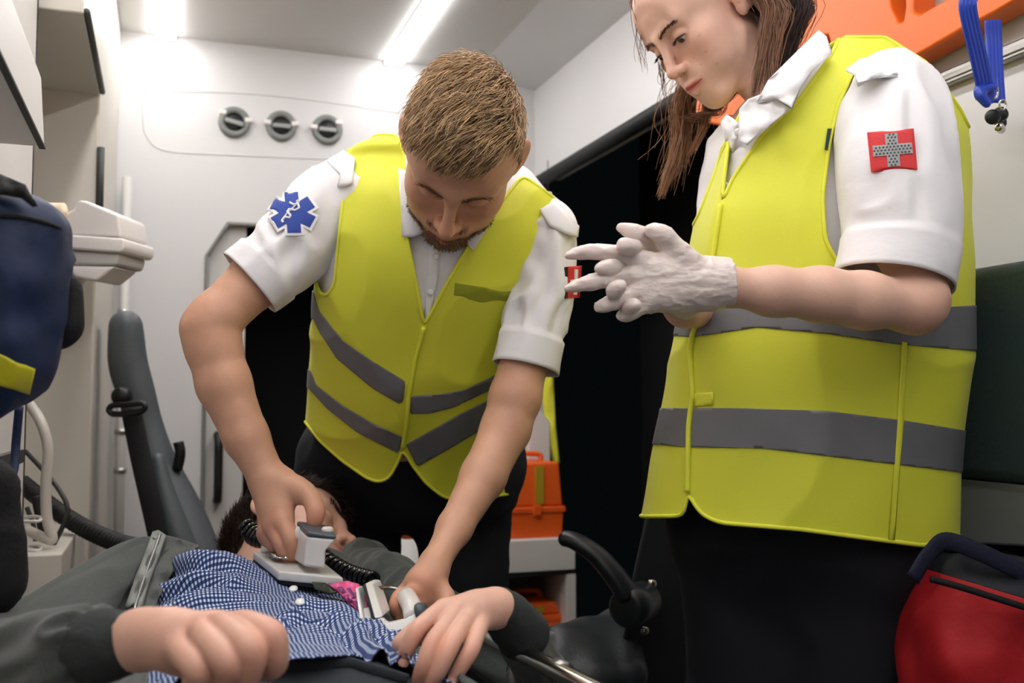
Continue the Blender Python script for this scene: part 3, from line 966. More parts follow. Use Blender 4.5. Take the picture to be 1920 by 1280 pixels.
# vest
rowsV = [(r[0] - (10 if i < 2 else 0), r[1] - 7, r[2] + 7, r[3], r[4] + .008) for i, r in enumerate(rowsM)] + [(870, 582, 957, 1.79, .128), (950, 590, 955, 1.82, .126)]
rowsV[0] = (262, 700, 800, 1.585, .03); rowsV.insert(1, (280, 660, 900, 1.58, .056)); 
V, F, uv, _ = loft(rowsV, 220, 200, 2.3)
V = fold_disp(V, F, .0065, .09, 8, (1, 1, .7))
pj = proj(V)
front = np.tile((np.sin(np.linspace(0, 2 * np.pi, 220, endpoint=False)) > 0), 200)
outer = [(700, 250), (655, 272), (648, 340), (640, 400), (632, 480), (627, 535), (612, 555), (598, 548), (590, 520), (540, 520), (540, 790), (572, 790), (600, 826), (640, 862), (688, 896), (710, 904), (730, 895), (748, 862),
         (756, 838), (770, 868), (798, 905), (832, 932), (870, 938), (960, 925), (1060, 880), (1060, 650), (945, 645), (985, 585), (1012, 510), (1030, 420), (1040, 372), (985, 332)]
vneck = [(975, 334), (900, 430), (870, 475), (825, 555), (795, 612), (786, 560), (766, 460), (757, 400), (757, 290), (745, 255)]
sdf = poly_sd(outer + vneck, pj[:, 0], pj[:, 1]); sdb = poly_sd(outer, pj[:, 0], pj[:, 1])
g = np.where(front, sdf, sdb)
Vv, Fv, _ = clip(V, F, g)
vest = solidify(mesh_obj('vest', Vv, Fv, M_vest, man), .0018)
N = vnormals(V, F)
bandsM = [[(540, 500), (588, 545), (599, 583), (643, 638), (699, 677), (760, 714), (756, 760), (699, 727), (632, 671), (602, 625), (590, 600), (540, 560)],
          [(540, 660), (584, 696), (593, 721), (643, 760), (699, 793), (754, 818), (748, 849), (671, 810), (615, 766), (582, 730), (540, 700)],
          [(768, 742), (826, 738), (871, 730), (915, 709), (1060, 630), (1060, 665), (915, 732), (848, 763), (804, 774), (768, 775)],
          [(762, 832), (810, 805), (859, 777), (909, 752), (1060, 670), (1060, 725), (893, 810), (837, 843), (782, 874)]]
Vo = V + N * .0016
for bp in bandsM:
    gb = np.minimum(g, poly_sd(bp, pj[:, 0], pj[:, 1]))
    Vb, Fb, _ = clip(Vo, F, gb)
    solidify(mesh_obj('reflective_band', Vb, Fb, M_band, vest), .0012)
piping('edge_binding', Vv, Fv, .0028, M_vest_edge, vest)
hit_vest = Hit(V, F)
zp = resample(np.array([(795, 612), (780, 670), (766, 745), (762, 790), (756, 838)], float), 6)
MB().tube(np.array([hit_vest(x, y, .002) for x, y in zp]), .0035, 6).build('front_seam', M_vest_edge, vest, True)
# patch of dark cloth showing on the chest of the vest
Vd, Fd = drape([[(853, 530), (905, 538), (966, 545), (962, 566), (900, 566), (851, 553)]], hit_vest, .0012)
M_tagc = mat('olive_name_tag', (150, 156, 30), 0.7)
mesh_obj('name_tag', Vd, Fd, M_tagc, vest)

# collar, placket, buttons, epaulettes
for poly in ([(752, 330), (757, 443), (775, 445), (795, 438), (812, 400), (812, 350)], [(912, 372), (918, 420), (886, 467), (872, 455), (858, 440), (880, 380)]):
    Vd, Fd = drape([poly], hit_shirt, .016)
    solidify(mesh_obj('collar', Vd, Fd, M_shirt, shirt), .003)
Vd, Fd = drape([[(806, 430), (832, 430), (822, 520), (806, 600), (794, 605), (798, 540)]], hit_shirt, .003)
solidify(mesh_obj('placket', Vd, Fd, M_shirt, shirt), .002)
for x, y in ((818, 480), (808, 545)):
    c = hit_shirt(x, y, .005); Vq, Fq = lathe(c, CAM - c, [(.004, -.001), (.005, .0008), (.0035, .0016)], 14)
    mesh_obj('button', Vq, Fq, M_button, shirt)
Vd, Fd = drape([[(612, 300), (650, 285), (668, 300), (662, 345), (650, 350), (634, 352), (640, 330)]], Hit(np.vstack([V1, V]), np.vstack([F1, F + len(V1)])), .006)
solidify(mesh_obj('epaulette', Vd, Fd, M_shirt, shirt), .004)
Vd, Fd = drape([[(1012, 395), (1038, 380), (1082, 425), (1080, 445), (1062, 440), (1030, 425)]], hit_s2, .004)
solidify(mesh_obj('epaulette', Vd, Fd, M_shirt, shirt), .004)

# six-armed star patch on the right sleeve: white rim, blue star, white rod and snake
cx, cy, ang = 550, 400, math.radians(27)
def star(R, w):
    out = []
    for i in range(6):
        a = ang + i * math.pi / 3
        ux, uy = math.cos(a), math.sin(a)
        vx, vy = -uy, ux
        for s in (-1, 1): out.append((cx + (ux * R + s * vx * w) * 1.0, cy + (uy * R + s * vy * w) * .92))
        b = a + math.pi / 6
        out.append((cx + math.cos(b) * w * 2.0, cy + math.sin(b) * w * 2.0 * .92))
    return out
hs1 = hit_s1
Vd, Fd = drape([star(45.5, 17.5)], hs1, .0025); pt = solidify(mesh_obj('arm_patch', Vd, Fd, M_patch_white, shirt, smooth=False), .002)
mA = [(Vd, Fd, 0)]
Vb, Fb = drape([star(40.5, 12.5)], hs1, .0032, 5)
rod = []
mm = MB(); mm.add(Vb, Fb); nb_ = len(Fb)
pts = resample(np.array([(530, 414), (538, 404), (556, 386), (563, 378)], float), 2)
mm.tube(np.array([hs1(x, y, .0036) for x, y in pts]), .0011, 6); nr = len(mm.F)
pts = resample(np.array([(545, 382), (552, 386), (560, 384), (562, 392), (554, 396), (544, 394), (540, 400), (546, 405), (544, 410), (536, 409), (530, 416), (533, 419)], float), 2)
mm.tube(spline(np.array([hs1(x, y, .0036) for x, y in pts]), 60), .0017, 6)
c = hs1(560, 380, .0035); Vq, Fq = lathe(c, CAM - c, [(.002, -.001), (.0032, .001), (.001, .0018)], 10); mm.add(Vq, Fq)
mi = [0] * nb_ + [1] * (len(mm.F) - nb_)
o = mesh_obj('star_emblem', np.vstack(mm.V), mm.F, [M_patch_blue, M_patch_white], shirt, smooth=False, mi=mi)
# red patch with a white cross on the left sleeve
rp = [(1062, 500), (1084, 498), (1090, 500), (1086, 556), (1062, 558)]
for nm, poly, mt, of in (('arm_patch', [(1063, 500), (1091, 498), (1087, 557), (1062, 559)], M_patch_red, .003), ('patch_edge', [(1058, 501), (1063, 500), (1062, 559), (1058, 560)], M_rubber, .002),
                         ('patch_cross', [(1074, 505), (1079, 505), (1078, 524), (1086, 523), (1085, 530), (1078, 531), (1077, 552), (1072, 552), (1073, 531), (1066, 532), (1067, 525), (1074, 524)], M_patch_white, .0046)):
    Vd, Fd = drape([poly], hit_s2, of, 4)
    solidify(mesh_obj(nm, Vd, Fd, mt, shirt, smooth=False), .0018)

# trousers
tr = Sdf()
hipc = P(770, 890, 1.86)
tr.cap(P(672, 860, 1.86), P(866, 865, 1.82), .112, .112)
tr.cap(P(672, 905, 1.90), P(866, 910, 1.86), .090, .090, .06)
for px, d in ((668, 1.92), (868, 1.88)):
    a = P(px, 900, d); tr.cap(a, (a[0], a[1], .50), .086, .080, .03); tr.cap((a[0], a[1], .50), (a[0], a[1] + .02, .10), .070, .062, .03)
V, F = tr.mesh(.007)
V = fold_disp(V, F, .006, .07, 2)
mesh_obj('trousers', V, F, M_trouser, man)
for px, d in ((668, 1.92), (868, 1.88)):
    a = P(px, 900, d)
    b = Sdf(); b.cap((a[0], a[1] + .04, .055), (a[0] - .02, a[1] - .13, .045), .05, .043).ell((a[0], a[1], .0), (.3, .3, .004), 0, '-')
    V, F = b.mesh(.008); V[:, 2] = np.maximum(V[:, 2], .003)
    mesh_obj('shoe', V, F, M_rubber, man)
# ------------------------------------------------------------------ the woman standing at the right
wom = thing('person', 'person in a yellow vest standing at right with gloved hands clasped', 'person', (*P(1500, 900, 1.42)[:2], 0))
HS = .92
Fw, Ow = headframe(1328.6, 41, 1.49, 68.9, 12.6, 28.8)
Fw = Fw * HS
hs = head_sdf(jaw=.93, nose=.92, male=False)
for x in (-1, 1):                                             # upper lids, lowered
    c = np.array((x * .0315, .0805, .0100))
    g = Sdf(); g.ell(c, (.0158, .0142, .0136)); g.ell(c + (0, .0125, -.0085), (.0215, .0130, .0088), .0015, '-')
    hs.sub(g, .0025)
nb = (P(1490, 200, 1.46) - Ow) @ Fw.T / HS ** 2
hs.cap((0, -.025, -.05), nb, .048, .055, .03)
L, Q = hs.mesh(.0014); L = smooth_brow(relax(L, Q, 1, .35), Q, 60)
hc = face_cols(L, SK_B, np.array(lin((186, 84, 80))))
scalp = (L[:, 2] > np.interp(L[:, 1], [-.11, -.03, .01, .04, .07, .085], [-.06, -.03, .055, .080, .108, .116])) & ~((np.abs(L[:, 0]) > .0765) & (L[:, 2] < .04))
hw = (scalp * 1.0)[:, None]; hc = hc * (1 - hw) + hw * np.array(lin((70, 46, 34)))
rng = np.random.default_rng(11)
for x, z, y, s_ in ((.052, -.035, .07, .0016), (.035, -.045, .09, .0012), (.06, -.01, .06, .0014), (.05, -.06, .06, .0014), (.03, -.03, .09, .001), (.045, .03, .08, .001)):
    gq = .28 * np.exp(-((L[:, 0] - x) ** 2 + (L[:, 2] - z) ** 2) / (2 * s_ ** 2)) * (L[:, 1] > 0)
    hc = hc * (1 - gq[:, None]) + gq[:, None] * np.array(lin((120, 60, 48)))
head_w = Ow + L @ Fw
# near (left) arm, with a simple hand inside the glove
arm = limb([(1682, 300, 1.26, 60), (1700, 450, 1.23, 58), (1722, 560, 1.195, 48), (1716, 574, 1.19, 46), (1620, 563, 1.17, 49), (1540, 552, 1.16, 47), (1450, 546, 1.15, 42), (1350, 536, 1.14, 34), (1240, 528, 1.14, 26)])
s = Sdf()
for a, b, r0, r1 in arm: s.cap(a, b, r0, r1, .02)
am = s.mesh(.0026)
s = Sdf()
for a, b, r0, r1 in limb([(1420, 360, 1.56, 50), (1345, 560, 1.48, 42), (1330, 585, 1.44, 40), (1285, 575, 1.28, 34), (1215, 535, 1.19, 26)]): s.cap(a, b, r0, r1, .02)
am2 = s.mesh(.003)
s = Sdf()
s.cap(P(1600, 210, 1.42), P(1440, 260, 1.50), .06, .06, .04).cap(P(1530, 260, 1.46), P(1500, 930, 1.46), .09, .10, .06)
s.cap(P(1405, 960, 1.48), (*P(1405, 960, 1.48)[:2], .06), .06, .04, .03).cap(P(1590, 960, 1.42), (*P(1590, 960, 1.42)[:2], .06), .06, .04, .03)
tb = s.mesh(.012)
V, F = join([(head_w, Q), am, am2, tb])
C = np.vstack([hc, tint(SK_B * .97, am[0], [(P(1735, 600, 1.19), .03, .4, SK_B * np.array([1, .72, .66]))]), np.tile(SK_B, (len(am2[0]) + len(tb[0]), 1))])
mesh_obj('body', V, F, M_skin_b, wom, col=C)

# eyes
M_eye = mat('eyeball', (225, 218, 212), 0.15, coat=0.5, col=True)
for x in (-1, 1):
    c = np.array((x * .0315, .0810, .0090))
    look = np.array((0, .80, -.60)); 
    th = np.linspace(0, np.pi, 20); ph = np.linspace(0, 2 * np.pi, 28, endpoint=False)
    B0 = np.array((1., 0, 0)); B1 = np.cross(look, B0)
    V = np.array([c + .0128 * (math.cos(a) * look + math.sin(a) * (math.cos(b) * B0 + math.sin(b) * B1)) for a in th for b in ph])
    a_ = np.repeat(th, 28)
    col = np.where((a_ < .22)[:, None], lin((6, 5, 5)), np.where((a_ < .50)[:, None], lin((52, 36, 26)), lin((225, 214, 206))))
    mesh_obj('eye', Ow + V @ Fw, grid_faces(20, 28), M_eye, wom, col=col)
    t = np.linspace(0, 1, 60); u = (t - .5) * 2
    p = np.stack([c[0] + u * .0145, c[1] + .0138 * np.sqrt(np.clip(1 - (u * .85) ** 2, 0, 1)) - .001, c[2] - .0012 - .0026 * u * u + .002], -1)
    d = np.stack([u * .7, np.full(60, .85), np.full(60, -.55)], -1) + rng.normal(scale=.12, size=(60, 3))
    tt = np.linspace(0, 1, 4)[None, :, None]
    pth = p[:, None] + .0075 * (d[:, None] * tt + np.array([0, 0, .45]) * tt ** 2)
    V, F = strands(Ow + pth @ Fw, .0004, .00015, 5)
    mesh_obj('eyelash', V, F, M_hair_f, wom, col=np.tile(lin((18, 12, 10)), (len(V), 1)))
    t = rng.uniform(0, 1, 120)
    p = np.stack([x * (.010 + .037 * t), .104 - .020 * t ** 2, .0280 + .0085 * t - .006 * t ** 3 + rng.normal(size=120) * (.0021 - .0011 * t)], -1)
    hb = BVHTree.FromPolygons([tuple(v) for v in L], [tuple(map(int, f)) for f in Q])
    p = np.array([np.array(hb.find_nearest(Vector(q))[0]) for q in p])
    tt = np.linspace(0, 1, 3)[None, :, None]
    d = np.array([x * .95, -.1, .25]) + rng.normal(scale=.15, size=(120, 3))
    V, F = strands(Ow + (p[:, None] + .0065 * d[:, None] * tt + np.array([0, .0008, 0])) @ Fw, .0004, .00015, 6)
    mesh_obj('eyebrow', V, F, M_hair_f, wom, col=np.tile(lin((96, 66, 50)), (len(V), 1)))

# hair
hp, hcol = [], []
def addlock(g, n, sp, c, **kw):
    root = (.062, -.045, .055) if g[0][0] > 1400 else (-.060, -.03, .05)
    if c == DK and g[0][0] > 1400: root = (.035, -.085, .035)
    if g[0][0] > 1400: g = [q for q in g if q[1] > -50]
    if g[0][0] > 1310: g = [tuple(proj(Ow + np.array(root) @ Fw))] + list(g)
    q = lock(g, n, sp, rng, **kw); hp.append(q)
    hcol.append(np.array(lin(c))[None] * np.clip(rng.normal(1, .28, (n, 1)), .4, 1.8))
DK = None
BR, DK, LT = (132, 92, 68), (52, 35, 28), (160, 112, 72)  # DK: inner locks darkened for the shade inside the hair
addlock([(1440, -60, 1.410), (1438, 0, 1.395), (1436, 60, 1.385), (1425, 120, 1.380), (1412, 185, 1.375)], 260, 8, BR, wave=.25)
addlock([(1465, -60, 1.420), (1462, 10, 1.400), (1456, 70, 1.385), (1446, 130, 1.375), (1440, 205, 1.365)], 260, 9, BR, wave=.25)
addlock([(1450, -60, 1.410), (1452, 40, 1.390), (1448, 110, 1.380), (1455, 155, 1.360), (1474, 205, 1.345)], 200, 6, BR, wave=.2)
addlock([(1490, -70, 1.450), (1488, 0, 1.435), (1478, 60, 1.425), (1462, 120, 1.420), (1450, 165, 1.420)], 620, 17, DK)
addlock([(1475, -70, 1.470), (1470, 10, 1.470), (1455, 80, 1.470), (1435, 140, 1.470), (1420, 185, 1.480)], 600, 24, DK)
addlock([(1505, -70, 1.480), (1502, 0, 1.480), (1492, 55, 1.470), (1470, 115, 1.470)], 420, 12, DK)
addlock([(1390, 120, 1.470), (1375, 170, 1.470), (1345, 200, 1.480), (1322, 205, 1.490)], 120, 7, DK)
addlock([(1330, 90, 1.590), (1288, 150, 1.580), (1274, 200, 1.570), (1274, 255, 1.570), (1260, 305, 1.560), (1238, 370, 1.560)], 150, 4, LT, jit=.9, tip=.5, wave=.4)
addlock([(1330, 90, 1.590), (1288, 150, 1.580), (1276, 200, 1.570), (1278, 255, 1.570), (1264, 305, 1.560), (1248, 352, 1.560)], 140, 5, BR, jit=.9, tip=.5, wave=.4)
addlock([(1330, 90, 1.590), (1288, 150, 1.580), (1278, 200, 1.570), (1280, 255, 1.570), (1268, 305, 1.560), (1256, 338, 1.560)], 130, 5, LT, jit=.9, tip=.5, wave=.4)
addlock([(1330, 90, 1.590), (1288, 150, 1.580), (1281, 200, 1.570), (1284, 255, 1.570), (1274, 305, 1.560), (1266, 330, 1.560)], 110, 5, BR, jit=.9, tip=.5, wave=.4)
addlock([(1330, 90, 1.590), (1288, 150, 1.580), (1275, 200, 1.570), (1276, 255, 1.570), (1262, 305, 1.560), (1244, 345, 1.560)], 60, 9, LT, jit=.9, tip=.5, wave=.4)
addlock([(1330, 90, 1.590), (1288, 150, 1.580), (1286, 200, 1.570), (1290, 255, 1.570), (1283, 305, 1.560), (1285, 300, 1.560)], 70, 6, BR, jit=.9, tip=.5, wave=.4)
addlock([(1330, 100, 1.590), (1285, 180, 1.570), (1275, 250, 1.570), (1262, 320, 1.560)], 40, 22, LT, jit=.8, tip=0.0, wave=.5)
addlock([(1345, 160, 1.570), (1328, 190, 1.560), (1322, 230, 1.560), (1306, 268, 1.560), (1290, 292, 1.560)], 130, 6, LT, wave=.3)
addlock([(1350, 190, 1.530), (1310, 215, 1.550), (1280, 222, 1.560), (1258, 205, 1.570)], 60, 8, BR, wave=.4)
addlock([(1196, -30, 1.460), (1200, 40, 1.480), (1205, 90, 1.500), (1212, 140, 1.520)], 12, 7, BR, wave=.6)
addlock([(1238, 120, 1.500), (1243, 160, 1.520), (1248, 190, 1.550)], 12, 5, BR, wave=.6)
segs = 14
V, F = strands(np.vstack(hp), .00055, .0002, 7)
cv = np.repeat(np.vstack(hcol), segs * 3, axis=0)
hair = mesh_obj('hair', V, F, M_hair_f, wom, col=cv)
def wdir(p, n, rng):
    d = np.stack([np.sign(p[:, 0]) * .5, -.6 + 0 * p[:, 0], -.4 - 4 * np.clip(.05 - p[:, 2], 0, .1)], -1)
    d = d - n * (d * n).sum(1)[:, None]; d /= np.linalg.norm(d, axis=1)[:, None]
    return d + rng.normal(scale=.06, size=d.shape)
pth = Ow + scalp_hair(L, Q, scalp, 5000, rng, wdir, lambda p, n: np.full(len(p), .05), 6, .16) @ Fw
V, F = strands(pth, .0007, .0003, 9)
mesh_obj('scalp_hair', V, F, M_hair_f, wom, col=np.repeat(np.array(lin(BR))[None] * np.clip(rng.normal(1, .25, (5000, 1)), .4, 1.8), 18, axis=0))

# shirt
rowsW = [(112, 1560, 1690, 1.40, .03), (130, 1500, 1725, 1.40, .055), (165, 1440, 1755, 1.405, .08), (210, 1405, 1775, 1.41, .10), (270, 1372, 1785, 1.415, .115), (340, 1345, 1788, 1.42, .122),
         (420, 1322, 1790, 1.42, .128), (500, 1308, 1790, 1.42, .13), (600, 1294, 1788, 1.42, .13), (700, 1285, 1780, 1.42, .13), (800, 1280, 1770, 1.42, .13)]
V, F, uv, _ = loft(rowsW, 110, 90, 2.4)
V = fold_disp(V, F, .003, .05, 4, (1, 1, .6))
shirt = mesh_obj('shirt', V, F, M_shirt, wom)
hit_shirt = Hit(V, F)
V1, F1, _ = sleeve([(1664, 124, 1.36, 22), (1668, 142, 1.345, 54), (1674, 174, 1.315, 86), (1678, 236, 1.28, 106), (1680, 320, 1.255, 110), (1690, 430, 1.235, 106), (1676, 530, 1.22, 105)], n=90, m=80, seed=3, amp=.0065, cuff=.12, twist=.3)
solidify(mesh_obj('sleeve', V1, F1, M_shirt, shirt), .0018)
hit_s1 = Hit(*sleeve([(1664, 124, 1.36, 22), (1668, 142, 1.345, 54), (1674, 174, 1.315, 86), (1678, 236, 1.28, 106), (1680, 320, 1.255, 110), (1690, 430, 1.235, 106), (1676, 530, 1.22, 105)], n=90, m=80, amp=0.0, cuff=.12)[:2])
V2, F2, _ = sleeve([(1420, 255, 1.53, 70), (1390, 300, 1.53, 72), (1368, 380, 1.52, 60), (1352, 470, 1.50, 55)], seed=5, amp=.004)
solidify(mesh_obj('sleeve', V2, F2, M_shirt, shirt), .0018)
# vest
rowsV = [(84, 1575, 1655, 1.40, .02), (96, 1545, 1680, 1.40, .045)] + [(r[0], r[1] - 5, r[2] + 8, r[3], r[4] + .010) for r in rowsW[1:6]] + \
        [(420, 1310, 1800, 1.42, .142), (500, 1293, 1805, 1.42, .146), (600, 1276, 1802, 1.42, .150), (700, 1260, 1797, 1.42, .152), (800, 1238, 1788, 1.42, .155), (900, 1218, 1779, 1.42, .158), (1040, 1190, 1768, 1.42, .162)]
V, F, uv, _ = loft(rowsV, 240, 240, 2.4)
V = fold_disp(V, F, .0070, .11, 21, (1, 1, .6))
pj = proj(V)
front = np.tile((np.sin(np.linspace(0, 2 * np.pi, 240, endpoint=False)) > 0), 240)
outer = [(1575, 70), (1660, 70), (1740, 120), (1800, 205), (1860, 330), (1860, 1000), (1772, 1008), (1737, 1023), (1650, 1012), (1500, 992), (1350, 980), (1318, 966), (1299, 942), (1291, 922), (1285, 945), (1282, 967), (1206, 968), (1150, 950),
         (1150, 560), (1270, 480), (1312, 400), (1335, 340), (1352, 290)]
vneck = [(1366, 262), (1358, 330), (1353, 385), (1372, 338), (1430, 252), (1500, 185), (1558, 104)]
arm_hole = [(1640, 122), (1602, 126), (1570, 200), (1554, 270), (1542, 370), (1547, 450), (1578, 505), (1760, 560), (1790, 480), (1796, 400), (1790, 265), (1756, 190), (1700, 136)]
sdf = np.minimum(poly_sd(outer + vneck, pj[:, 0], pj[:, 1]), -poly_sd(arm_hole, pj[:, 0], pj[:, 1]))
sdb = poly_sd(outer + [(1366, 230)], pj[:, 0], pj[:, 1])
g = np.where(front, sdf, sdb)
Vv, Fv, _ = clip(V, F, g)
vest = solidify(mesh_obj('vest', Vv, Fv, M_vest, wom), .0018)
N = vnormals(V, F); Vo = V + N * .0016
bandsW = [[(1150, 568), (1280, 575), (1400, 568), (1550, 572), (1700, 580), (1860, 570), (1860, 660), (1800, 655), (1680, 645), (1550, 625), (1420, 613), (1300, 632), (1150, 618)],
          [(1150, 765), (1300, 765), (1400, 765), (1550, 770), (1690, 787), (1860, 815), (1860, 893), (1780, 882), (1600, 860), (1430, 840), (1290, 838), (1150, 826)]]
for bp in bandsW:
    gb = np.minimum(g, poly_sd(bp, pj[:, 0], pj[:, 1]))
    Vb, Fb, _ = clip(Vo, F, gb)
    solidify(mesh_obj('reflective_band', Vb, Fb, M_band, vest), .0012)
piping('edge_binding', Vv, Fv, .0030, M_vest_edge, vest)
hit_vest = Hit(V, F)
zp = resample(np.array([(1353, 385), (1335, 500), (1318, 580), (1300, 632), (1296, 660), (1301, 740), (1294, 800), (1291, 922)], float), 6)
MB().tube(np.array([hit_vest(x, y, .003) for x, y in zp]), .0038, 6).build('front_seam', M_vest_edge, vest, True)
Vd, Fd = drape([[(1690, 640), (1700, 642), (1693, 785), (1676, 1012), (1664, 1012), (1682, 785)]], hit_vest, .0022)
solidify(mesh_obj('side_seam', Vd, Fd, M_vest_edge, vest), .001)
Vd, Fd = drape([[(1303, 737), (1338, 735), (1338, 760), (1303, 762)]], hit_vest, .0022)
solidify(mesh_obj('fastener_tab', Vd, Fd, M_vest_edge, vest), .001)
# collar, buttons, epaulette, patch
for nm, poly, bl in (('collar', [(1418, 192, 1.335), (1440, 150, 1.335), (1486, 104, 1.33), (1535, 56, 1.34), (1550, 68, 1.33), (1561, 100, 1.31), (1524, 134, 1.295), (1502, 164, 1.285), (1485, 205, 1.28), (1455, 186, 1.30)], .006),
                     ('collar_stand', [(1386, 204, 1.36), (1402, 186, 1.35), (1428, 176, 1.335), (1460, 188, 1.31), (1482, 203, 1.295), (1440, 240, 1.305), (1400, 272, 1.325), (1384, 262, 1.34)], .004),
                     ('collar', [(1351, 228, 1.40), (1363, 214, 1.40), (1388, 232, 1.36), (1382, 262, 1.36), (1373, 286, 1.38), (1360, 266, 1.40)], .003)):
    Vd, Fd = panel(poly, bulge=bl)
    solidify(mesh_obj(nm, Vd, Fd, M_shirt, shirt), .002)
for x, y, of in ((1402, 260, .02), (1365, 350, .006)):
    c = hit_shirt(x, y, of); Vq, Fq = lathe(c, CAM - c, [(.004, -.001), (.0052, .0008), (.0038, .0016)], 14)
    mesh_obj('button', Vq, Fq, M_button, shirt)
c = hit_s1(1756, 530, .002); Vq, Fq = lathe(c, CAM - c, [(.004, -.001), (.0052, .0008), (.0038, .0016)], 14); mesh_obj('button', Vq, Fq, M_button, shirt)
Vd, Fd = panel([(1585, 130, 1.275), (1612, 110, 1.28), (1650, 102, 1.28), (1674, 116, 1.27), (1684, 140, 1.232), (1640, 148, 1.222), (1608, 158, 1.222), (1602, 142, 1.24)], bulge=.008)
solidify(mesh_obj('epaulette', Vd, Fd, M_shirt, shirt), .004)
Vd, Fd = drape([[(1628, 250), (1712, 243), (1719, 319), (1635, 324)]], hit_s1, .003, 8)
solidify(mesh_obj('arm_patch', Vd, Fd, M_patch_red, shirt, smooth=False), .002)
cr = [(1660, 254), (1682, 252), (1684, 272), (1708, 270), (1710, 290), (1686, 292), (1688, 313), (1666, 315), (1664, 294), (1640, 296), (1638, 276), (1662, 274)]
Vd, Fd = drape([cr], hit_s1, .0042, 6)
mm = MB().add(Vd, Fd); nf = len(Fd)
for i in range(-8, 9):
    for j in range(-8, 9):
        x = 1674 + i * 6.4 + (j % 2) * 3.2 + j * .4; y = 283.5 + j * 5.6 - i * .5
        if poly_sd(cr, np.array([x]), np.array([y]))[0] > 2.2:
            c = hit_s1(x, y, .0047); Vq, Fq = lathe(c, CAM - c, [(.0013, 0), (.0013, .0002)], 6); mm.add(Vq, Fq)
mesh_obj('patch_cross', np.vstack(mm.V), mm.F, [M_patch_grey, M_patch_dot], shirt, smooth=False, mi=[0] * nf + [1] * (len(mm.F) - nf))
Vd, Fd = drape([[(1551, 243), (1559, 243), (1551, 283), (1545, 282)]], hit_vest, .004); 
M_label = mat('dark_teal_label', (10, 44, 42), 0.6)
mesh_obj('cloth_label', Vd, Fd, M_label, vest)

# latex gloves, fingers interlaced
M_glove = mat('white_latex', (226, 212, 206), 0.42, sss=0.2, bump=0.5, bscale=45, bdist=0.004, stretch=(1, 1, 2.5), coat=0.1)
palm = limb([(1330, 518, 1.14, 34), (1205, 490, 1.125, 20)]) + limb([(1330, 532, 1.14, 36), (1195, 520, 1.12, 21)]) + limb([(1330, 545, 1.14, 34), (1205, 552, 1.12, 20)]) + limb([(1300, 548, 1.14, 30), (1220, 568, 1.125, 18)])
fg = [(PP([(1195, 487, 1.12), (1152, 475, 1.11), (1105, 472, 1.105), (1066, 478, 1.105)]), [.0098, .0082, .0075, .0040]),
      (PP([(1188, 514, 1.118), (1145, 521, 1.108), (1105, 530, 1.10), (1064, 541, 1.10)]), [.0098, .0084, .0074, .0038]),
      (PP([(1196, 545, 1.118), (1166, 561, 1.112), (1142, 569, 1.108), (1122, 575, 1.108)]), [.0095, .0082, .0076, .0050]),
      (PP([(1212, 565, 1.12), (1192, 580, 1.118), (1178, 588, 1.116), (1164, 592, 1.116)]), [.0090, .0078, .0072, .0045]),
      (PP([(1290, 490, 1.13), (1262, 462, 1.125), (1243, 440, 1.12), (1220, 431, 1.118)]), [.0150, .0110, .0098, .0068])]
def cufff(s):
    for a, b, r0, r1 in limb([(1300, 532, 1.14, 38), (1366, 530, 1.142, 47)]): s.cap(a, b, r0, r1, .012)
    q = P(1420, 524, 1.147); s.ell(q, np.array([.036, .06, .06]), .0, '-', np.stack([cR, cU, cF]))
gv, gf = hand_mesh(palm, fg, None, .0016, .008, cufff, True)
gv = fold_disp(gv, gf, .0011, .012, 31, (1, 1, 2)); 
mesh_obj('glove', gv, gf, M_glove, wom)
palm2 = limb([(1285, 560, 1.22, 26), (1215, 500, 1.165, 18)]) + limb([(1285, 570, 1.22, 26), (1220, 550, 1.165, 18)])
fg2 = [(PP([(1215, 480, 1.165), (1196, 468, 1.14), (1183, 464, 1.105), (1168, 460, 1.092)]), [.0095, .0090, .0084, .0074]),
       (PP([(1205, 500, 1.165), (1172, 500, 1.14), (1150, 501, 1.105), (1125, 503, 1.094)]), [.0095, .0090, .0082, .0062]),
       (PP([(1205, 530, 1.165), (1168, 548, 1.14), (1152, 546, 1.10), (1162, 536, 1.09)]), [.0095, .0090, .0082, .0072]),
       (PP([(1215, 555, 1.165), (1186, 574, 1.14), (1180, 575, 1.105), (1192, 571, 1.092)]), [.0090, .0085, .0075, .0062]),
       (PP([(1240, 490, 1.17), (1222, 455, 1.15), (1195, 438, 1.13), (1164, 427, 1.125)]), [.0120, .0105, .0095, .0050])]
gv, gf = hand_mesh(palm2, fg2, None, .0016, .008, None, True)
gv = fold_disp(gv, gf, .0008, .012, 33, (1, 1, 2))
mesh_obj('glove', gv, gf, M_glove, wom)

# trousers
tr = Sdf()
tr.cap(P(1420, 950, 1.46), P(1600, 960, 1.42), .125, .125)
for px, d in ((1405, 1.48), (1590, 1.42)):
    a = P(px, 1000, d); tr.cap(a, (a[0], a[1], .48), .105, .080, .05); tr.cap((a[0], a[1], .48), (a[0], a[1] + .02, .10), .078, .066, .03)
V, F = tr.mesh(.008); V = fold_disp(V, F, .005, .08, 5)
mesh_obj('trousers', V, F, M_trouser, wom)
for px, d in ((1405, 1.48), (1590, 1.42)):
    a = P(px, 1000, d)
    b = Sdf(); b.cap((a[0] + .03, a[1] + .02, .05), (a[0] - .12, a[1] - .04, .042), .046, .040)
    V, F = b.mesh(.008); V[:, 2] = np.maximum(V[:, 2], .003)
    mesh_obj('shoe', V, F, M_rubber, wom)
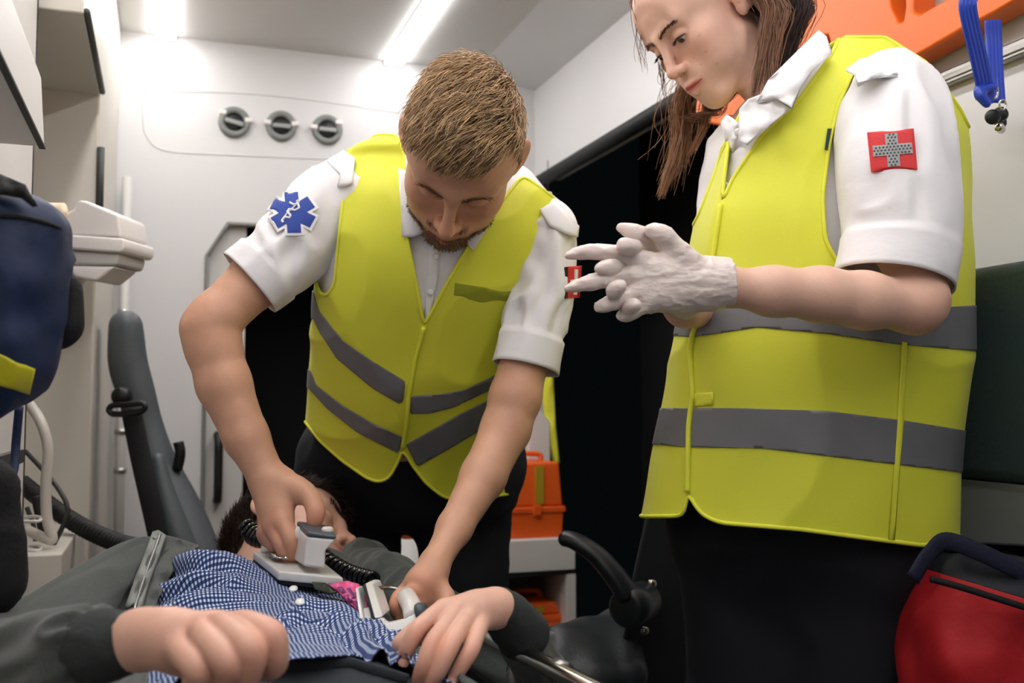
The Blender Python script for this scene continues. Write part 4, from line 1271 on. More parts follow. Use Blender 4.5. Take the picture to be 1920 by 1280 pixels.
# ------------------------------------------------------------------ the patient on the stretcher
pat = thing('person', 'person lying on the stretcher in a grey hoodie and checked shirt', 'person', (.12, .8, .5))
M_hood = mat('grey_green_fleece', (60, 66, 62), 0.95, bump=0.5, bscale=500, sheen=0.25, var=0.10, vscale=400, bdist=0.002)
M_hoodin = mat('grey_fleece_lining', (68, 72, 68), 0.95, bump=0.6, bscale=450, sheen=0.3, var=0.12, vscale=300, bdist=0.002)
M_rib = mat('ribbed_cuff_cloth', (46, 51, 50), 0.9, bump=0.4, bscale=300, bdist=0.002)
M_zip = mat('grey_zip_tape', (128, 132, 126), 0.6, bump=0.4, bscale=300, bdist=0.002)
M_jeans = mat('charcoal_denim', (44, 49, 54), 0.9, bump=0.4, bscale=500, var=0.12, vscale=500, bdist=0.002)
def gingham():
    m = mat('blue_gingham', (200, 210, 230), 0.8, bump=0.12, bscale=60, bdist=0.004)
    N = m.node_tree.nodes; Lk = m.node_tree.links
    uv = N.new('ShaderNodeUVMap'); sp = N.new('ShaderNodeSeparateXYZ'); Lk.new(uv.outputs[0], sp.inputs[0])
    out = []
    for ax in (0, 1):
        mu = N.new('ShaderNodeMath'); mu.operation = 'MULTIPLY'; mu.inputs[1].default_value = 1 / .0046; Lk.new(sp.outputs[ax], mu.inputs[0])
        fr = N.new('ShaderNodeMath'); fr.operation = 'FRACT'; Lk.new(mu.outputs[0], fr.inputs[0])
        gt = N.new('ShaderNodeMath'); gt.operation = 'GREATER_THAN'; gt.inputs[1].default_value = .48; Lk.new(fr.outputs[0], gt.inputs[0]); out.append(gt)
    ad = N.new('ShaderNodeMath'); ad.operation = 'ADD'; Lk.new(out[0].outputs[0], ad.inputs[0]); Lk.new(out[1].outputs[0], ad.inputs[1])
    hf = N.new('ShaderNodeMath'); hf.operation = 'MULTIPLY'; hf.inputs[1].default_value = .5; Lk.new(ad.outputs[0], hf.inputs[0])
    cr = N.new('ShaderNodeValToRGB'); cr.color_ramp.interpolation = 'LINEAR'
    e = cr.color_ramp.elements; e[0].position = 0; e[0].color = (*lin((214, 224, 238)), 1); e[1].position = 1; e[1].color = (*lin((16, 30, 78)), 1)
    q = e.new(.5); q.color = (*lin((62, 88, 142)), 1)
    Lk.new(hf.outputs[0], cr.inputs[0]); Lk.new(cr.outputs[0], N['Principled BSDF'].inputs['Base Color'])
    return m
M_ging = gingham()

# head, turned to its left
Fp, Op = headframe(530, 1027, 1.66, -20, -90, -78)
hs = head_sdf(jaw=1.05, nose=1.08)
nb = (np.array((.14, 1.50, .64)) - Op) @ Fp.T
hs.cap((0, -.02, -.05), nb, .050, .056, .03)
L, Q = hs.mesh(.0024); L = smooth_brow(relax(L, Q, 1, .4), Q, 30)
scalp = (L[:, 2] > np.interp(L[:, 1], [-.11, -.05, -.005, .02, .05, .07, .085], [-.055, -.05, .03, .03, .05, .074, .08])) & ~((np.abs(L[:, 0]) > .0755) & (L[:, 2] < .04))
hc = face_cols(L, SK_C, np.array(lin((170, 92, 84))), beard=.25)
hw = (scalp * 1.0)[:, None]; hc = hc * (1 - hw) + hw * np.array(lin((44, 30, 22)))
rng = np.random.default_rng(21)
# right hand, a loose fist on the belly; left hand with hanging fingers
palm = limb([(262, 1195, .755, 44), (322, 1192, .738, 37), (372, 1188, .730, 25)]) + limb([(275, 1205, .755, 44), (345, 1222, .726, 25)]) + limb([(300, 1186, .745, 36), (408, 1176, .735, 21), (452, 1172, .74, 20)]) + limb([(230, 1200, .77, 44), (262, 1198, .755, 44)])
fgp = [(PP([(338, 1218, .715), (366, 1245, .695), (378, 1262, .695), (360, 1280, .71)]), [.0108, .0102, .0092, .008]),
       (PP([(380, 1190, .715), (416, 1226, .69), (432, 1252, .69), (418, 1282, .705)]), [.0115, .0108, .0098, .0085]),
       (PP([(415, 1174, .72), (456, 1204, .695), (472, 1230, .692), (462, 1272, .70), (450, 1282, .715)]), [.0118, .0112, .0100, .0092, .008]),
       (PP([(455, 1170, .73), (494, 1184, .71), (512, 1200, .705), (516, 1242, .71), (500, 1258, .73)]), [.0115, .0112, .0100, .0090, .008]),
       (PP([(330, 1230, .74), (400, 1262, .74), (450, 1275, .745)]), [.013, .011, .009])]
hr = hand_mesh(palm, [(a, [q * .92 for q in b]) for a, b in fgp], None, .0018, .0085, None, True)
palm = limb([(935, 1138, 1.0, 25), (898, 1138, .985, 23), (852, 1144, .975, 18)]) + limb([(930, 1148, 1.0, 24), (900, 1164, .975, 18)]) + limb([(925, 1132, 1.0, 22), (832, 1142, .98, 16)]) + limb([(960, 1154, 1.03, 26), (935, 1140, 1.0, 25)])
fgp = [(PP([(830, 1142, .975), (804, 1160, .955), (780, 1184, .94), (764, 1216, .935), (757, 1240, .94)]), [.0088, .0074, .0076, .0064, .0052]),
       (PP([(854, 1148, .97), (832, 1176, .945), (811, 1206, .925), (794, 1248, .915), (783, 1282, .92)]), [.0090, .0076, .0078, .0067, .0058]),
       (PP([(878, 1154, .97), (858, 1186, .94), (842, 1216, .92), (824, 1256, .912), (806, 1288, .915)]), [.0088, .0075, .0076, .0065, .0056]),
       (PP([(902, 1168, .97), (892, 1196, .945), (881, 1222, .93), (864, 1250, .925), (848, 1276, .925)]), [.0080, .0069, .0069, .0060, .0050]),
       (PP([(880, 1140, 1.0), (800, 1175, .99), (770, 1195, .98), (750, 1208, .975)]), [.0130, .0110, .0100, .0080])]
hl = hand_mesh(palm, fgp, None, .0017, .006, None, True)
s = Sdf(); s.cap((.12, .7, .60), (.13, 1.4, .60), .06, .06, .05).cap((.05, 1.42, .60), (.24, 1.42, .60), .045, .045, .05)
for x in (.04, .22): s.cap((x, .6, .61), (x, -.05, .58), .05, .035, .03)
tb = s.mesh(.012)
V, F = join([(Op + L @ Fp, Q), hr, hl, tb])
kn = lambda base, V, pts: tint(base, V, [(p, .010, .40, base * np.array([1.0, .70, .64])) for p in pts])
C = np.vstack([hc, kn(SK_C, hr[0], [P(376, 1258, .70), P(430, 1248, .69), P(472, 1228, .69), P(512, 1198, .70), P(408, 1176, .72), P(455, 1172, .73), P(375, 1190, .72)]),
               kn(SK_C, hl[0], [P(780, 1184, .93), P(811, 1206, .92), P(842, 1216, .915), P(881, 1222, .925), P(758, 1236, .935), P(783, 1280, .92), P(848, 1272, .925), P(790, 1256, .91)]), np.tile(SK_C, (len(tb[0]), 1))])
mesh_obj('body', V, F, M_skin_c, pat, col=C)
bvh = Hit(*hl)
for a, b, w in (((764, 1216, .935), (757, 1240, .94), .0052), ((864, 1250, .925), (848, 1276, .925), .0048)):
    a, b = P(*a), P(*b); c = a * .15 + b * .85; u = b - a
    pc = proj(c); h = bvh(pc[0], pc[1], .0004)
    if h is not None:
        Vn, Fn = nail(h, CAM - h, u, w, .0062); mesh_obj('fingernail', Vn, Fn, M_nail, pat)
def pdir(p, n, rng):
    d = np.stack([0 * p[:, 0], .2 + 0 * p[:, 0], .1 + 0 * p[:, 0]], -1); d = d - n * (d * n).sum(1)[:, None]
    return d / (np.linalg.norm(d, axis=1)[:, None] + 1e-9) + n * .5 + rng.normal(scale=.25, size=d.shape)
pth = Op + scalp_hair(L, Q, scalp, 5500, rng, pdir, lambda p, n: .012 + .014 * np.clip((p[:, 2] - .05) / .05, 0, 1), 4, .4) @ Fp
V, F = strands(pth, .0008, .0003, 3)
mesh_obj('hair', V, F, M_hair_p, pat, col=np.repeat(np.array(lin((52, 36, 27)))[None] * np.clip(rng.normal(1, .3, (5500, 1)), .4, 2), 12, axis=0))
hb = BVHTree.FromPolygons([tuple(v) for v in L], [tuple(map(int, f)) for f in Q])
for x in (-1, 1):
    t = rng.uniform(0, 1, 90)
    p = np.stack([x * (.011 + .036 * t), .1035 - .018 * t ** 2, .0305 + .006 * t + rng.normal(scale=.002, size=90)], -1)
    p = np.array([np.array(hb.find_nearest(Vector(q))[0]) for q in p])
    tt = np.linspace(0, 1, 3)[None, :, None]
    d = np.array([x * .9, .3, .2]) + rng.normal(scale=.2, size=(90, 3))
    V, F = strands(Op + (p[:, None] + .007 * d[:, None] * tt + np.array([0, .001, 0])) @ Fp, .0006, .0002, 2)
    mesh_obj('eyebrow', V, F, M_hair_p, pat, col=np.tile(lin((50, 34, 26)), (len(V), 1)))

# shirt: rings across the lying body (y, x centre, top z, half width, half height)
def lying(rows, n, m, grow=0.0, ex=2.4):
    r = spline(np.array(rows, float), m); a = np.linspace(0, 2 * np.pi, n, endpoint=False); e = 2 / ex
    ca = np.sign(np.cos(a)) * np.abs(np.cos(a)) ** e; sa = np.sign(np.sin(a)) * np.abs(np.sin(a)) ** e
    V = np.zeros((m, n, 3))
    for i, (y, x, z, hw, hh) in enumerate(r):
        V[i] = np.stack([x + ca * (hw + grow), np.full(n, y), z - hh + sa * (hh + grow)], -1)
    F = grid_faces(m, n); 
    arc = np.cumsum(np.r_[0, np.linalg.norm(np.diff(V[m // 2], axis=0), axis=1)])
    leng = np.r_[0, np.cumsum(np.linalg.norm(np.diff(V[:, n // 4], axis=0), axis=1))]
    uv = np.stack(np.broadcast_arrays(arc[None, :], leng[:, None]), -1).reshape(-1, 2)
    V = V.reshape(-1, 3); N = vnormals(V, F)
    if (N[:, 2] * (V[:, 2] - V[:, 2].mean())).sum() < 0: F = F[:, ::-1]
    return V, F, uv
rowsP = [(.80, .12, .728, .165, .11), (.90, .12, .722, .168, .11), (1.02, .12, .712, .17, .11), (1.18, .12, .704, .172, .112), (1.32, .12, .704, .176, .112), (1.43, .125, .706, .178, .112), (1.50, .13, .698, .172, .105), (1.56, .135, .675, .12, .080), (1.59, .135, .685, .07, .06)]
V, F, uv = lying(rowsP, 260, 260)
V[:, 2] += .042 * np.exp(-((V[:, 0] - .055) / .070) ** 2 - ((V[:, 1] - 1.47) / .12) ** 2) * (V[:, 2] > .62)
N = vnormals(V, F)
def ridges(p, seed):
    w = noise(p, seed) * .7 + .3 * noise(p * 2.3 + 3, seed + 1)
    return (1 - np.abs(w)) ** 5
q = np.stack([V[:, 0] * 6 + 3 * noise(V * 5, 40), V[:, 1] * 15 + V[:, 0] * 8 + 1.4 * noise(V * 6 + 9, 41), V[:, 2] * 4], -1)
amp = np.clip((V[:, 1] - .8) / .15, .3, 1) * np.clip((1.55 - V[:, 1]) / .2, 0, 1)
calm = 1 - .85 * np.exp(-((V[:, 0] - .17) / .07) ** 2 - ((V[:, 1] - 1.38) / .13) ** 2)
disp = (.020 * (ridges(q, 42) - .25) * amp + .003 * noise(V * 40, 44)) * calm
pj = proj(V)
fold = 0
for line, a, w in (([(300, 1085), (345, 1066), (400, 1060), (455, 1070), (520, 1092), (590, 1106)], .011, 7), ([(296, 1128), (340, 1108), (400, 1098), (460, 1106), (530, 1104)], .009, 6), ([(560, 1150), (610, 1150), (660, 1172), (720, 1216), (752, 1256)], .010, 6),
                   ([(540, 1180), (590, 1172), (640, 1190), (690, 1225), (730, 1262)], .010, 7), ([(420, 1018), (440, 1032), (480, 1058), (530, 1086)], .008, 6), ([(605, 1120), (640, 1138), (690, 1172), (730, 1208)], .008, 5), ([(330, 1150), (420, 1128), (520, 1128), (560, 1140)], .007, 6)):
    q2 = resample(spline(np.array(line, float), 40), 4); dm = np.full(len(V), 1e9); sg = np.zeros(len(V))
    for i in range(len(q2) - 1):
        v = q2[i + 1] - q2[i]; rx, ry = pj[:, 0] - q2[i][0], pj[:, 1] - q2[i][1]
        t = np.clip((rx * v[0] + ry * v[1]) / (v @ v), 0, 1); d = np.hypot(rx - t * v[0], ry - t * v[1]); k = d < dm
        dm[k] = d[k]; sg[k] = np.sign(rx * v[1] - ry * v[0])[k]
    s_ = dm * sg
    fold = fold + a * (np.exp(-((s_ - 1.5 * w) / (1.3 * w)) ** 2) - .8 * np.exp(-((s_ + .2 * w) / (.7 * w)) ** 2))
disp = disp * .6 + fold * (N[:, 2] > 0) * calm - .006 * (1 - calm)
V = V + N * disp[:, None]
gsh = (V[:, 1] - (.925 + .02 * np.sin(V[:, 0] * 40) - .25 * np.clip(V[:, 0] - .16, 0, 1)))
Vs, Fs, Us = clip(V, F, gsh, uv)
shirt = solidify(mesh_obj('shirt', Vs, Fs, M_ging, pat, uv=Us), .0015)
hit_ps = Hit(V, F)
zz = resample(np.array([(470, 1030), (520, 1085), (560, 1128), (580, 1165), (590, 1210)], float), 5)
for x, y in ((566, 1131), (549, 1108)):
    c = hit_ps(x, y, .003); Vq, Fq = lathe(c, np.array((-.2, -.6, 1.0)), [(.005, -.001), (.0062, .0010), (.0045, .0022)], 16); mesh_obj('button', Vq, Fq, M_button, shirt)

# hoodie: body shell open at the front, sleeves, zip and hood
rowsH = [(r[0] - .03, r[1], r[2] + .004, r[3] + .012, r[4] + .012) for r in rowsP[:-2]] + [(1.57, .13, .735, .17, .09), (1.62, .135, .70, .09, .06)]
V, F, uv = lying(rowsH, 160, 160, .008)
V = fold_disp(V, F, .006, .05, 51)
side_l = -.012 + .10 * np.clip(V[:, 1] - 1.43, 0, 1) * 1.0
side_r = .262 - .10 * np.clip(V[:, 1] - 1.40, 0, 1)
top = V[:, 2] > .60
gh = np.where(top, np.maximum(side_l - V[:, 0], V[:, 0] - side_r), .05)
gh = np.minimum(gh, 1.64 - V[:, 1])
Vh, Fh, _ = clip(V, F, gh)
hoodie = solidify(mesh_obj('hoodie', Vh, Fh, M_hood, pat), .005)
# opened front on the left of the picture: lining, zip tape
Vd, Fd = panel([(292, 997, 1.50), (306, 1001, 1.47), (340, 1010, 1.47), (372, 1021, 1.46), (340, 1052, 1.40), (318, 1082, 1.33), (298, 1120, 1.25), (290, 1146, 1.19), (240, 1140, 1.15), (268, 1070, 1.30), (288, 1020, 1.42)], bulge=.006, step=8)
solidify(mesh_obj('lining', Vd, Fd, M_hoodin, hoodie), .005)
Vd, Fd = panel([(286, 996, 1.475), (297, 993, 1.475), (309, 1001, 1.455), (298, 1038, 1.37), (280, 1090, 1.26), (266, 1142, 1.165), (234, 1136, 1.15), (254, 1080, 1.26), (272, 1035, 1.37)], bulge=.004, step=8)
solidify(mesh_obj('zip_tape', Vd, Fd, M_zip, hoodie), .004)
zl = np.array([P(*q) + camvec(0, .001, -.006) for q in ((303, 1001, 1.45), (290, 1038, 1.365), (272, 1088, 1.255), (256, 1140, 1.155))])
MB().tube(spline(zl, 40), .0022, 6).build('zip_teeth', M_alu, hoodie, True)
def sleeve_p(name, pts, seed, cuffpts, amp=.008):
    V, F, _ = sleeve(pts, n=70, m=90, seed=seed, amp=amp, cuff=0.0, twist=.8)
    solidify(mesh_obj(name, V, F, M_hood, hoodie), .004)
    V, F, _ = sleeve(cuffpts, n=60, m=24, seed=seed + 1, amp=.0015, cuff=0.0)
    solidify(mesh_obj('cuff', V, F, M_rib, hoodie), .005)
sleeve_p('sleeve', [(330, 1062, 1.47, 40), (270, 1068, 1.43, 60), (180, 1118, 1.30, 66), (90, 1180, 1.12, 74), (10, 1238, .97, 84), (30, 1252, .90, 92), (105, 1232, .83, 92), (160, 1218, .793, 86), (182, 1214, .782, 76), (204, 1211, .772, 54)], 61,
         [(178, 1213, .784, 70), (200, 1210, .772, 68), (235, 1206, .76, 58), (262, 1200, .752, 51)])
sleeve_p('sleeve', [(700, 1100, 1.44, 40), (770, 1130, 1.42, 55), (880, 1190, 1.34, 55), (985, 1262, 1.30, 56), (1016, 1258, 1.25, 54), (1000, 1222, 1.15, 52), (975, 1186, 1.07, 50)], 67,
         [(982, 1192, 1.05, 51), (965, 1170, 1.03, 50), (944, 1148, 1.01, 44), (930, 1138, 1.0, 40)])
hd = Sdf()
hd.cap(P(676, 1062, 1.58), P(735, 1090, 1.44), .030, .034, .03).cap(P(735, 1090, 1.44), P(770, 1125, 1.36), .034, .030, .03).cap(P(700, 1048, 1.60), P(672, 1056, 1.66), .026, .030, .02).cap(P(560, 1062, 1.66), P(676, 1062, 1.60), .035, .030, .03)
V, F = hd.mesh(.004); V = fold_disp(V, F, .006, .03, 71)
mesh_obj('hood', V, F, M_hood, hoodie)
zl = np.array([P(*q) for q in ((716, 1043, 1.50), (730, 1055, 1.46), (748, 1080, 1.40), (762, 1104, 1.33))])
MB().tube(spline(zl, 30), .005, 6).build('zip_tape', M_zip, hoodie, True)

# jeans
s = Sdf()
s.cap((.05, .78, .655), (.165, .79, .640), .082, .080)
s.cap((.06, .93, .63), (.18, .93, .630), .075, .074, .04)
for x, x2 in ((.035, .02), (.20, .24)): s.cap((x, .76, .64 if x < .1 else .58), (x2, .30, .60 if x < .1 else .565), .088, .066, .03); s.cap((x2, .30, .60), (x2, -.02, .565), .066, .055, .03)
V, F = s.mesh(.006); V = fold_disp(V, F, .005, .04, 81)
jeans = mesh_obj('jeans', V, F, M_jeans, pat)
hit_j = Hit(V, F)
wb = [(470, 1262), (540, 1232), (620, 1238), (700, 1262), (760, 1280)]
pts = [hit_j(x, y, .003) for x, y in resample(np.array(wb, float), 8)]
pts = np.array([p for p in pts if p is not None])
if len(pts) > 3: MB().tube(pts, .006, 8, sx=.4).build('waistband', M_jeans, jeans, True)
c = hit_j(552, 1238, .004)
if c is not None:
    Vq, Fq = lathe(c, np.array((0, -.5, 1.0)), [(.012, -.003), (.014, .002), (.011, .005), (.006, .004)], 20); mesh_obj('jeans_button', Vq, Fq, M_alu, jeans)
for x2 in (.02, .24):
    b = Sdf(); b.cap((x2, -.03, .57), (x2 * 1.1, -.06, .68), .045, .038)
    V, F = b.mesh(.006); mesh_obj('shoe', V, F, M_rubber, pat)

# ------------------------------------------------------------------ stretcher
M_matt = mat('black_vinyl_mattress', (20, 23, 25), 0.5, bump=0.2, bscale=120)
st = thing('stretcher', 'wheeled stretcher with chrome side rail under the patient', 'stretcher', (.12, .8, 0))
MB().box((-.14, -.15, .435), (.32, 1.80, .50)).build('mattress', M_matt, st, bevel=.02, seg=3)
for x in (-.15, .385):
    MB().tube(np.array([(x, -.15, .42), (x, 1.80, .42)]), .014, 10).build('frame_tube', M_alu, st, True)
r0 = P(905, 1186, 1.10); r1 = P(1120, 1296, .92)
d_ = (r1 - r0) / np.linalg.norm(r1 - r0)
rl = np.vstack([spline(np.array([r0 + (0, .10, -.22), r0 + (0, .09, -.06), r0 - d_ * .02]), 12), spline(np.array([r0, r1, r1 + d_ * .30]), 12)])
MB().tube(rl, .0095, 14).build('side_rail', M_chrome, st, True)
c = P(1050, 1260, .978); MB().tube(np.array([c - d_ * .008, c + d_ * .008]), .0125, 12).build('rail_clip', M_alu, st, True)
for x in (-.13, .365):
    for y0, y1 in ((.2, .9), (1.5, .9)):
        MB().tube(np.array([(x, y0, .08), (x, y1, .42)]), .013, 8).build('leg', M_alu, st, True)
    for y0 in (.2, 1.5):
        Vq, Fq = lathe((x - .014, y0, .06), (1, 0, 0), [(.03, 0), (.06, .004), (.06, .024), (.03, .028)], 20); mesh_obj('wheel', Vq, Fq, M_rubber, st)
M_orange_v = mat('orange_vinyl', (232, 82, 22), 0.55, bump=0.2, bscale=150)
s = Sdf(); s.cap((.08, 1.63, .552), (.28, 1.66, .552), .05, .05).cap((.08, 1.74, .55), (.28, 1.74, .55), .048, .048, .04).cap(P(655, 1070, 1.70), P(674, 1046, 1.72), .02, .016, .03)
V, F = s.mesh(.006)
mesh_obj('head_pillow', V, F, M_orange_v, None); tag(bpy.data.objects['head_pillow'], 'orange vinyl pillow under the head of the lying person', 'pillow')

# ------------------------------------------------------------------ defibrillator paddles
M_pad = mat('white_paddle_plastic', (222, 220, 216), 0.32, coat=0.2, var=0.03, vscale=60)
M_pgrey = mat('slate_grey_plastic', (74, 84, 92), 0.4)
p1 = thing('defibrillator_paddle', 'white defibrillator paddle with grey cap held flat on the chest', 'paddle', P(570, 1065, 1.38), 'defibrillator paddles')
dn = np.array((0.0, .0, -.013))
def hexpx(top, off): 
    t = np.array([P(*q) for q in top]); return MB().hexa(np.vstack([t + off, t]))
base = [(474, 1032, 1.46), (521, 1070, 1.335), (644, 1082, 1.31), (606, 1052, 1.44)]
hexpx(base, dn).build('base', M_pad, p1, bevel=.003)
hexpx([(x, y + 17, d + .002) for x, y, d in base], dn * .4).build('electrode', M_rubber, p1)
lo = [(569, 1062, 1.325), (609, 1067, 1.32), (600, 1050, 1.39), (546, 1047, 1.40)]
mi_ = [(573, 1026, 1.33), (611, 1032, 1.325), (602, 1012, 1.39), (552, 1010, 1.40)]
up = [(576, 1006, 1.33), (631, 1011, 1.325), (620, 994, 1.39), (556, 986, 1.40)]
tp = [(577, 996, 1.33), (632, 1004, 1.325), (619, 985, 1.39), (557, 976, 1.40)]
post = MB().add([P(*q) for q in lo + mi_ + up], [(3, 2, 1, 0), (8, 9, 10, 11)] + [(i + 4 * k, (i + 1) % 4 + 4 * k, (i + 1) % 4 + 4 * k + 4, i + 4 * k + 4) for k in (0, 1) for i in range(4)])
post.build('post', M_pad, p1, bevel=.004, seg=3)
MB().hexa([P(*q) for q in up + tp]).build('cap', M_pgrey, p1, bevel=.003)
MB().tube(spline(np.array([P(570, 1000, 1.385), P(535, 1008, 1.43), P(508, 1022, 1.46), P(503, 1040, 1.455)]), 16), .012, 12).build('grip', M_pad, p1, True)
c = P(614, 993, 1.352); Vq, Fq = lathe(c, (0, 0, 1), [(.008, -.004), (.008, .002), (.006, .004)], 18); mesh_obj('discharge_button', Vq, Fq, M_white_pl, p1)
Vd, Fd = panel([(498, 1034, 1.42), (530, 1032, 1.40), (540, 1048, 1.37), (512, 1047, 1.385)], bulge=.006, step=5)
solidify(mesh_obj('contact_plate', Vd, Fd, M_chrome, p1), .001)
p2 = thing('defibrillator_paddle', 'white defibrillator paddle standing on edge at the far side of the chest', 'paddle', P(720, 1150, 1.18), 'defibrillator paddles')
bk = camvec(-.139 * .07 + .010, -.257 * .07 + .006, .07)
def slab(q, name, m, bev=.002, off=bk):
    t = np.array([P(*z) for z in q]); MB().hexa(np.vstack([t + off, t])).build(name, m, p2, bevel=bev)
slab([(684, 1093, 1.215), (702, 1160, 1.145), (718, 1156, 1.145), (699, 1094, 1.215)], 'base', M_pad)
slab([(680, 1096, 1.22), (698, 1162, 1.15), (703, 1160, 1.148), (685, 1094, 1.218)], 'electrode', M_rubber, .001, bk * .9)
slab([(666, 1103, 1.225), (674, 1160, 1.16), (681, 1158, 1.16), (672, 1102, 1.225)], 'guard', M_pad, .001, bk * .5)
slab([(676, 1142, 1.19), (681, 1164, 1.165), (699, 1168, 1.16), (694, 1140, 1.19)], 'bracket', M_pad, .002, bk * .5)
ar = [(703, 1160, 1.142), (714, 1192, 1.135), (752, 1194, 1.135), (790, 1168, 1.15), (786, 1146, 1.155), (760, 1160, 1.15), (726, 1168, 1.142), (719, 1156, 1.145)]
MB().prism([P(*q) for q in ar], camvec(-.003, -.006, .026)).build('arm', M_pad, p2, bevel=.004, seg=3)
MB().tube(spline(np.array([P(776, 1160, 1.165), P(772, 1138, 1.19), P(762, 1118, 1.24)]), 12), .012, 12).build('grip', M_pad, p2, True)
Vq, Fq = lathe(P(783, 1148, 1.160), camvec(1, .35, -.2), [(.010, 0), (.011, .004), (.009, .010)], 16); mesh_obj('cap', Vq, Fq, M_pgrey, p2)
# coiled cables
M_cable = mat('glossy_black_cable', (8, 9, 10), 0.22, coat=0.4)
def coil(a, b, R, turns, r, name, lab):
    a, b = np.asarray(a), np.asarray(b); t = np.linspace(0, 1, turns * 14); ax = b - a
    u = np.cross(ax, [0, 0, 1]); u /= np.linalg.norm(u); w = np.cross(u, ax); w /= np.linalg.norm(w)
    sag = -np.sin(t * np.pi)[:, None] * np.array([0, 0, .006])
    path = a + t[:, None] * ax + sag + R * (np.cos(t * turns * 2 * np.pi)[:, None] * u + np.sin(t * turns * 2 * np.pi)[:, None] * w)
    return tag(MB().tube(path, r, 7).build(name, M_cable, None, True), lab, 'cable')
coil(P(606, 1042, 1.48), P(704, 1086, 1.38), .0085, 11, .0036, 'coiled_cable', 'black coiled cable lying on the chest right of the paddle')
coil(P(462, 990, 1.52), P(502, 1008, 1.50), .0125, 6, .0040, 'coiled_cable', 'black coiled cable behind the hand near the ear')
tag(MB().tube(spline(np.array([P(700, 1102, 1.23), P(726, 1101, 1.26), P(748, 1105, 1.26), P(766, 1116, 1.25)]), 20), .0022, 8).build('thin_cable', M_alu, None, True), 'thin pale cable running to the second paddle', 'cable')
# pink printed pad under the paddle
M_pink = mat('pink_film', (232, 92, 150), 0.4, coat=0.2)
M_purple = mat('purple_print', (112, 44, 110), 0.5)
M_olive = mat('dark_green_print', (40, 52, 38), 0.5)
pk = thing('gel_pad_sheet', 'pink printed gel pad sheet between the paddle and the checked shirt', 'gel pad', P(650, 1110, 1.27))
Vd, Fd = panel([(612, 1094, 1.305), (650, 1088, 1.29), (672, 1094, 1.28), (686, 1120, 1.235), (694, 1146, 1.20), (676, 1150, 1.20), (650, 1128, 1.235), (630, 1108, 1.27)], bulge=.008, step=5)
solidify(mesh_obj('film', Vd, Fd, M_pink, pk), .002)
hk = Hit(Vd, Fd)
for i, q in enumerate([[(632, 1101), (642, 1101), (650, 1112), (641, 1113)], [(650, 1104), (657, 1103), (668, 1120), (659, 1122)], [(645, 1116), (654, 1115), (664, 1128), (656, 1130)], [(664, 1112), (670, 1111), (682, 1132), (675, 1134)], [(662, 1128), (670, 1127), (680, 1142), (673, 1143)]]):
    a, b = drape([q], hk, .0012, 4); mesh_obj('printed_mark', a, b, M_purple, pk)
Vd, Fd = panel([(585, 1090, 1.32), (610, 1092, 1.305), (632, 1110, 1.265), (618, 1113, 1.265), (590, 1103, 1.29)], bulge=.004, step=5)
solidify(mesh_obj('label_strip', Vd, Fd, M_olive, pk), .002)
# ------------------------------------------------------------------ left side equipment
M_navy = mat('navy_nylon', (8, 32, 70), 0.6, bump=0.35, bscale=14, bdist=0.012, var=0.08, vscale=300)
M_blackcloth = mat('black_webbing', (8, 9, 11), 0.8, bump=0.3, bscale=200)
M_hivis = mat('yellow_reflective_strip', (196, 190, 30), 0.5, bump=0.4, bscale=60)
bag = thing('shoulder_bag', 'navy blue bag with yellow strip hanging at the left edge', 'bag', P(20, 768, .93))
V, F, uv, _ = loft([(366, -90, 20, .93, .02), (382, -110, 62, .93, .035), (405, -125, 104, .93, .045), (450, -130, 122, .93, .05), (560, -130, 122, .93, .055), (640, -130, 110, .93, .055), (700, -125, 88, .93, .05), (745, -115, 48, .93, .04), (768, -95, 0, .93, .02)], 90, 80, 2.6)
V = fold_disp(V, F, .010, .06, 91)
mb = MB().add(V, [tuple(f) for f in F]); n = 90
mb.F += [tuple(range(n)), tuple(range(79 * n, 80 * n))[::-1]]
mb.build('pouch', M_navy, bag, True)
hb_ = Hit(V, F)
Vd, Fd = drape([[(-20, 652), (0, 662), (62, 690), (52, 736), (0, 720), (-20, 712)]], hb_, .003); solidify(mesh_obj('reflective_strip', Vd, Fd, M_hivis, bag), .001)
Vd, Fd = drape([[(-20, 400), (30, 402), (80, 412), (110, 425), (112, 432), (80, 420), (30, 410), (-20, 408)]], hb_, .003); solidify(mesh_obj('zip', Vd, Fd, M_blackcloth, bag), .001)
Vd, Fd = panel([(-20, 318, .92), (20, 334, .90), (48, 346, .88), (60, 372, .87), (61, 388, .87), (40, 372, .88), (10, 366, .88), (-20, 362, .89)], bulge=.01); solidify(mesh_obj('carry_strap', Vd, Fd, M_blackcloth, bag), .006)
s = Sdf(); s.cap(P(124, 540, .97), P(128, 606, .97), .014, .0135).cap(P(104, 560, .97), P(106, 625, .97), .016, .016, .02)
V, F = s.mesh(.004); mesh_obj('side_pouch', V, F, M_blackcloth, bag)
# shelf on the cabinet column
sh = thing('wall_shelf', 'white shelf with slanted front high on the left cabinet', 'shelf', (-.19, .8, 1.27))
MB().prism([(XF + .002, .3, 1.27), (XF + .066, .3, 1.27), (XF + .060, .3, 1.36), (XF + .002, .3, 1.40)], (0, 1.06, 0)).build('board', M_cab2, sh, bevel=.004)
MB().box((XF + .060, .3, 1.2675), (XF + .0672, 1.36, 1.2705)).build('edge_strip', M_rubber, sh)
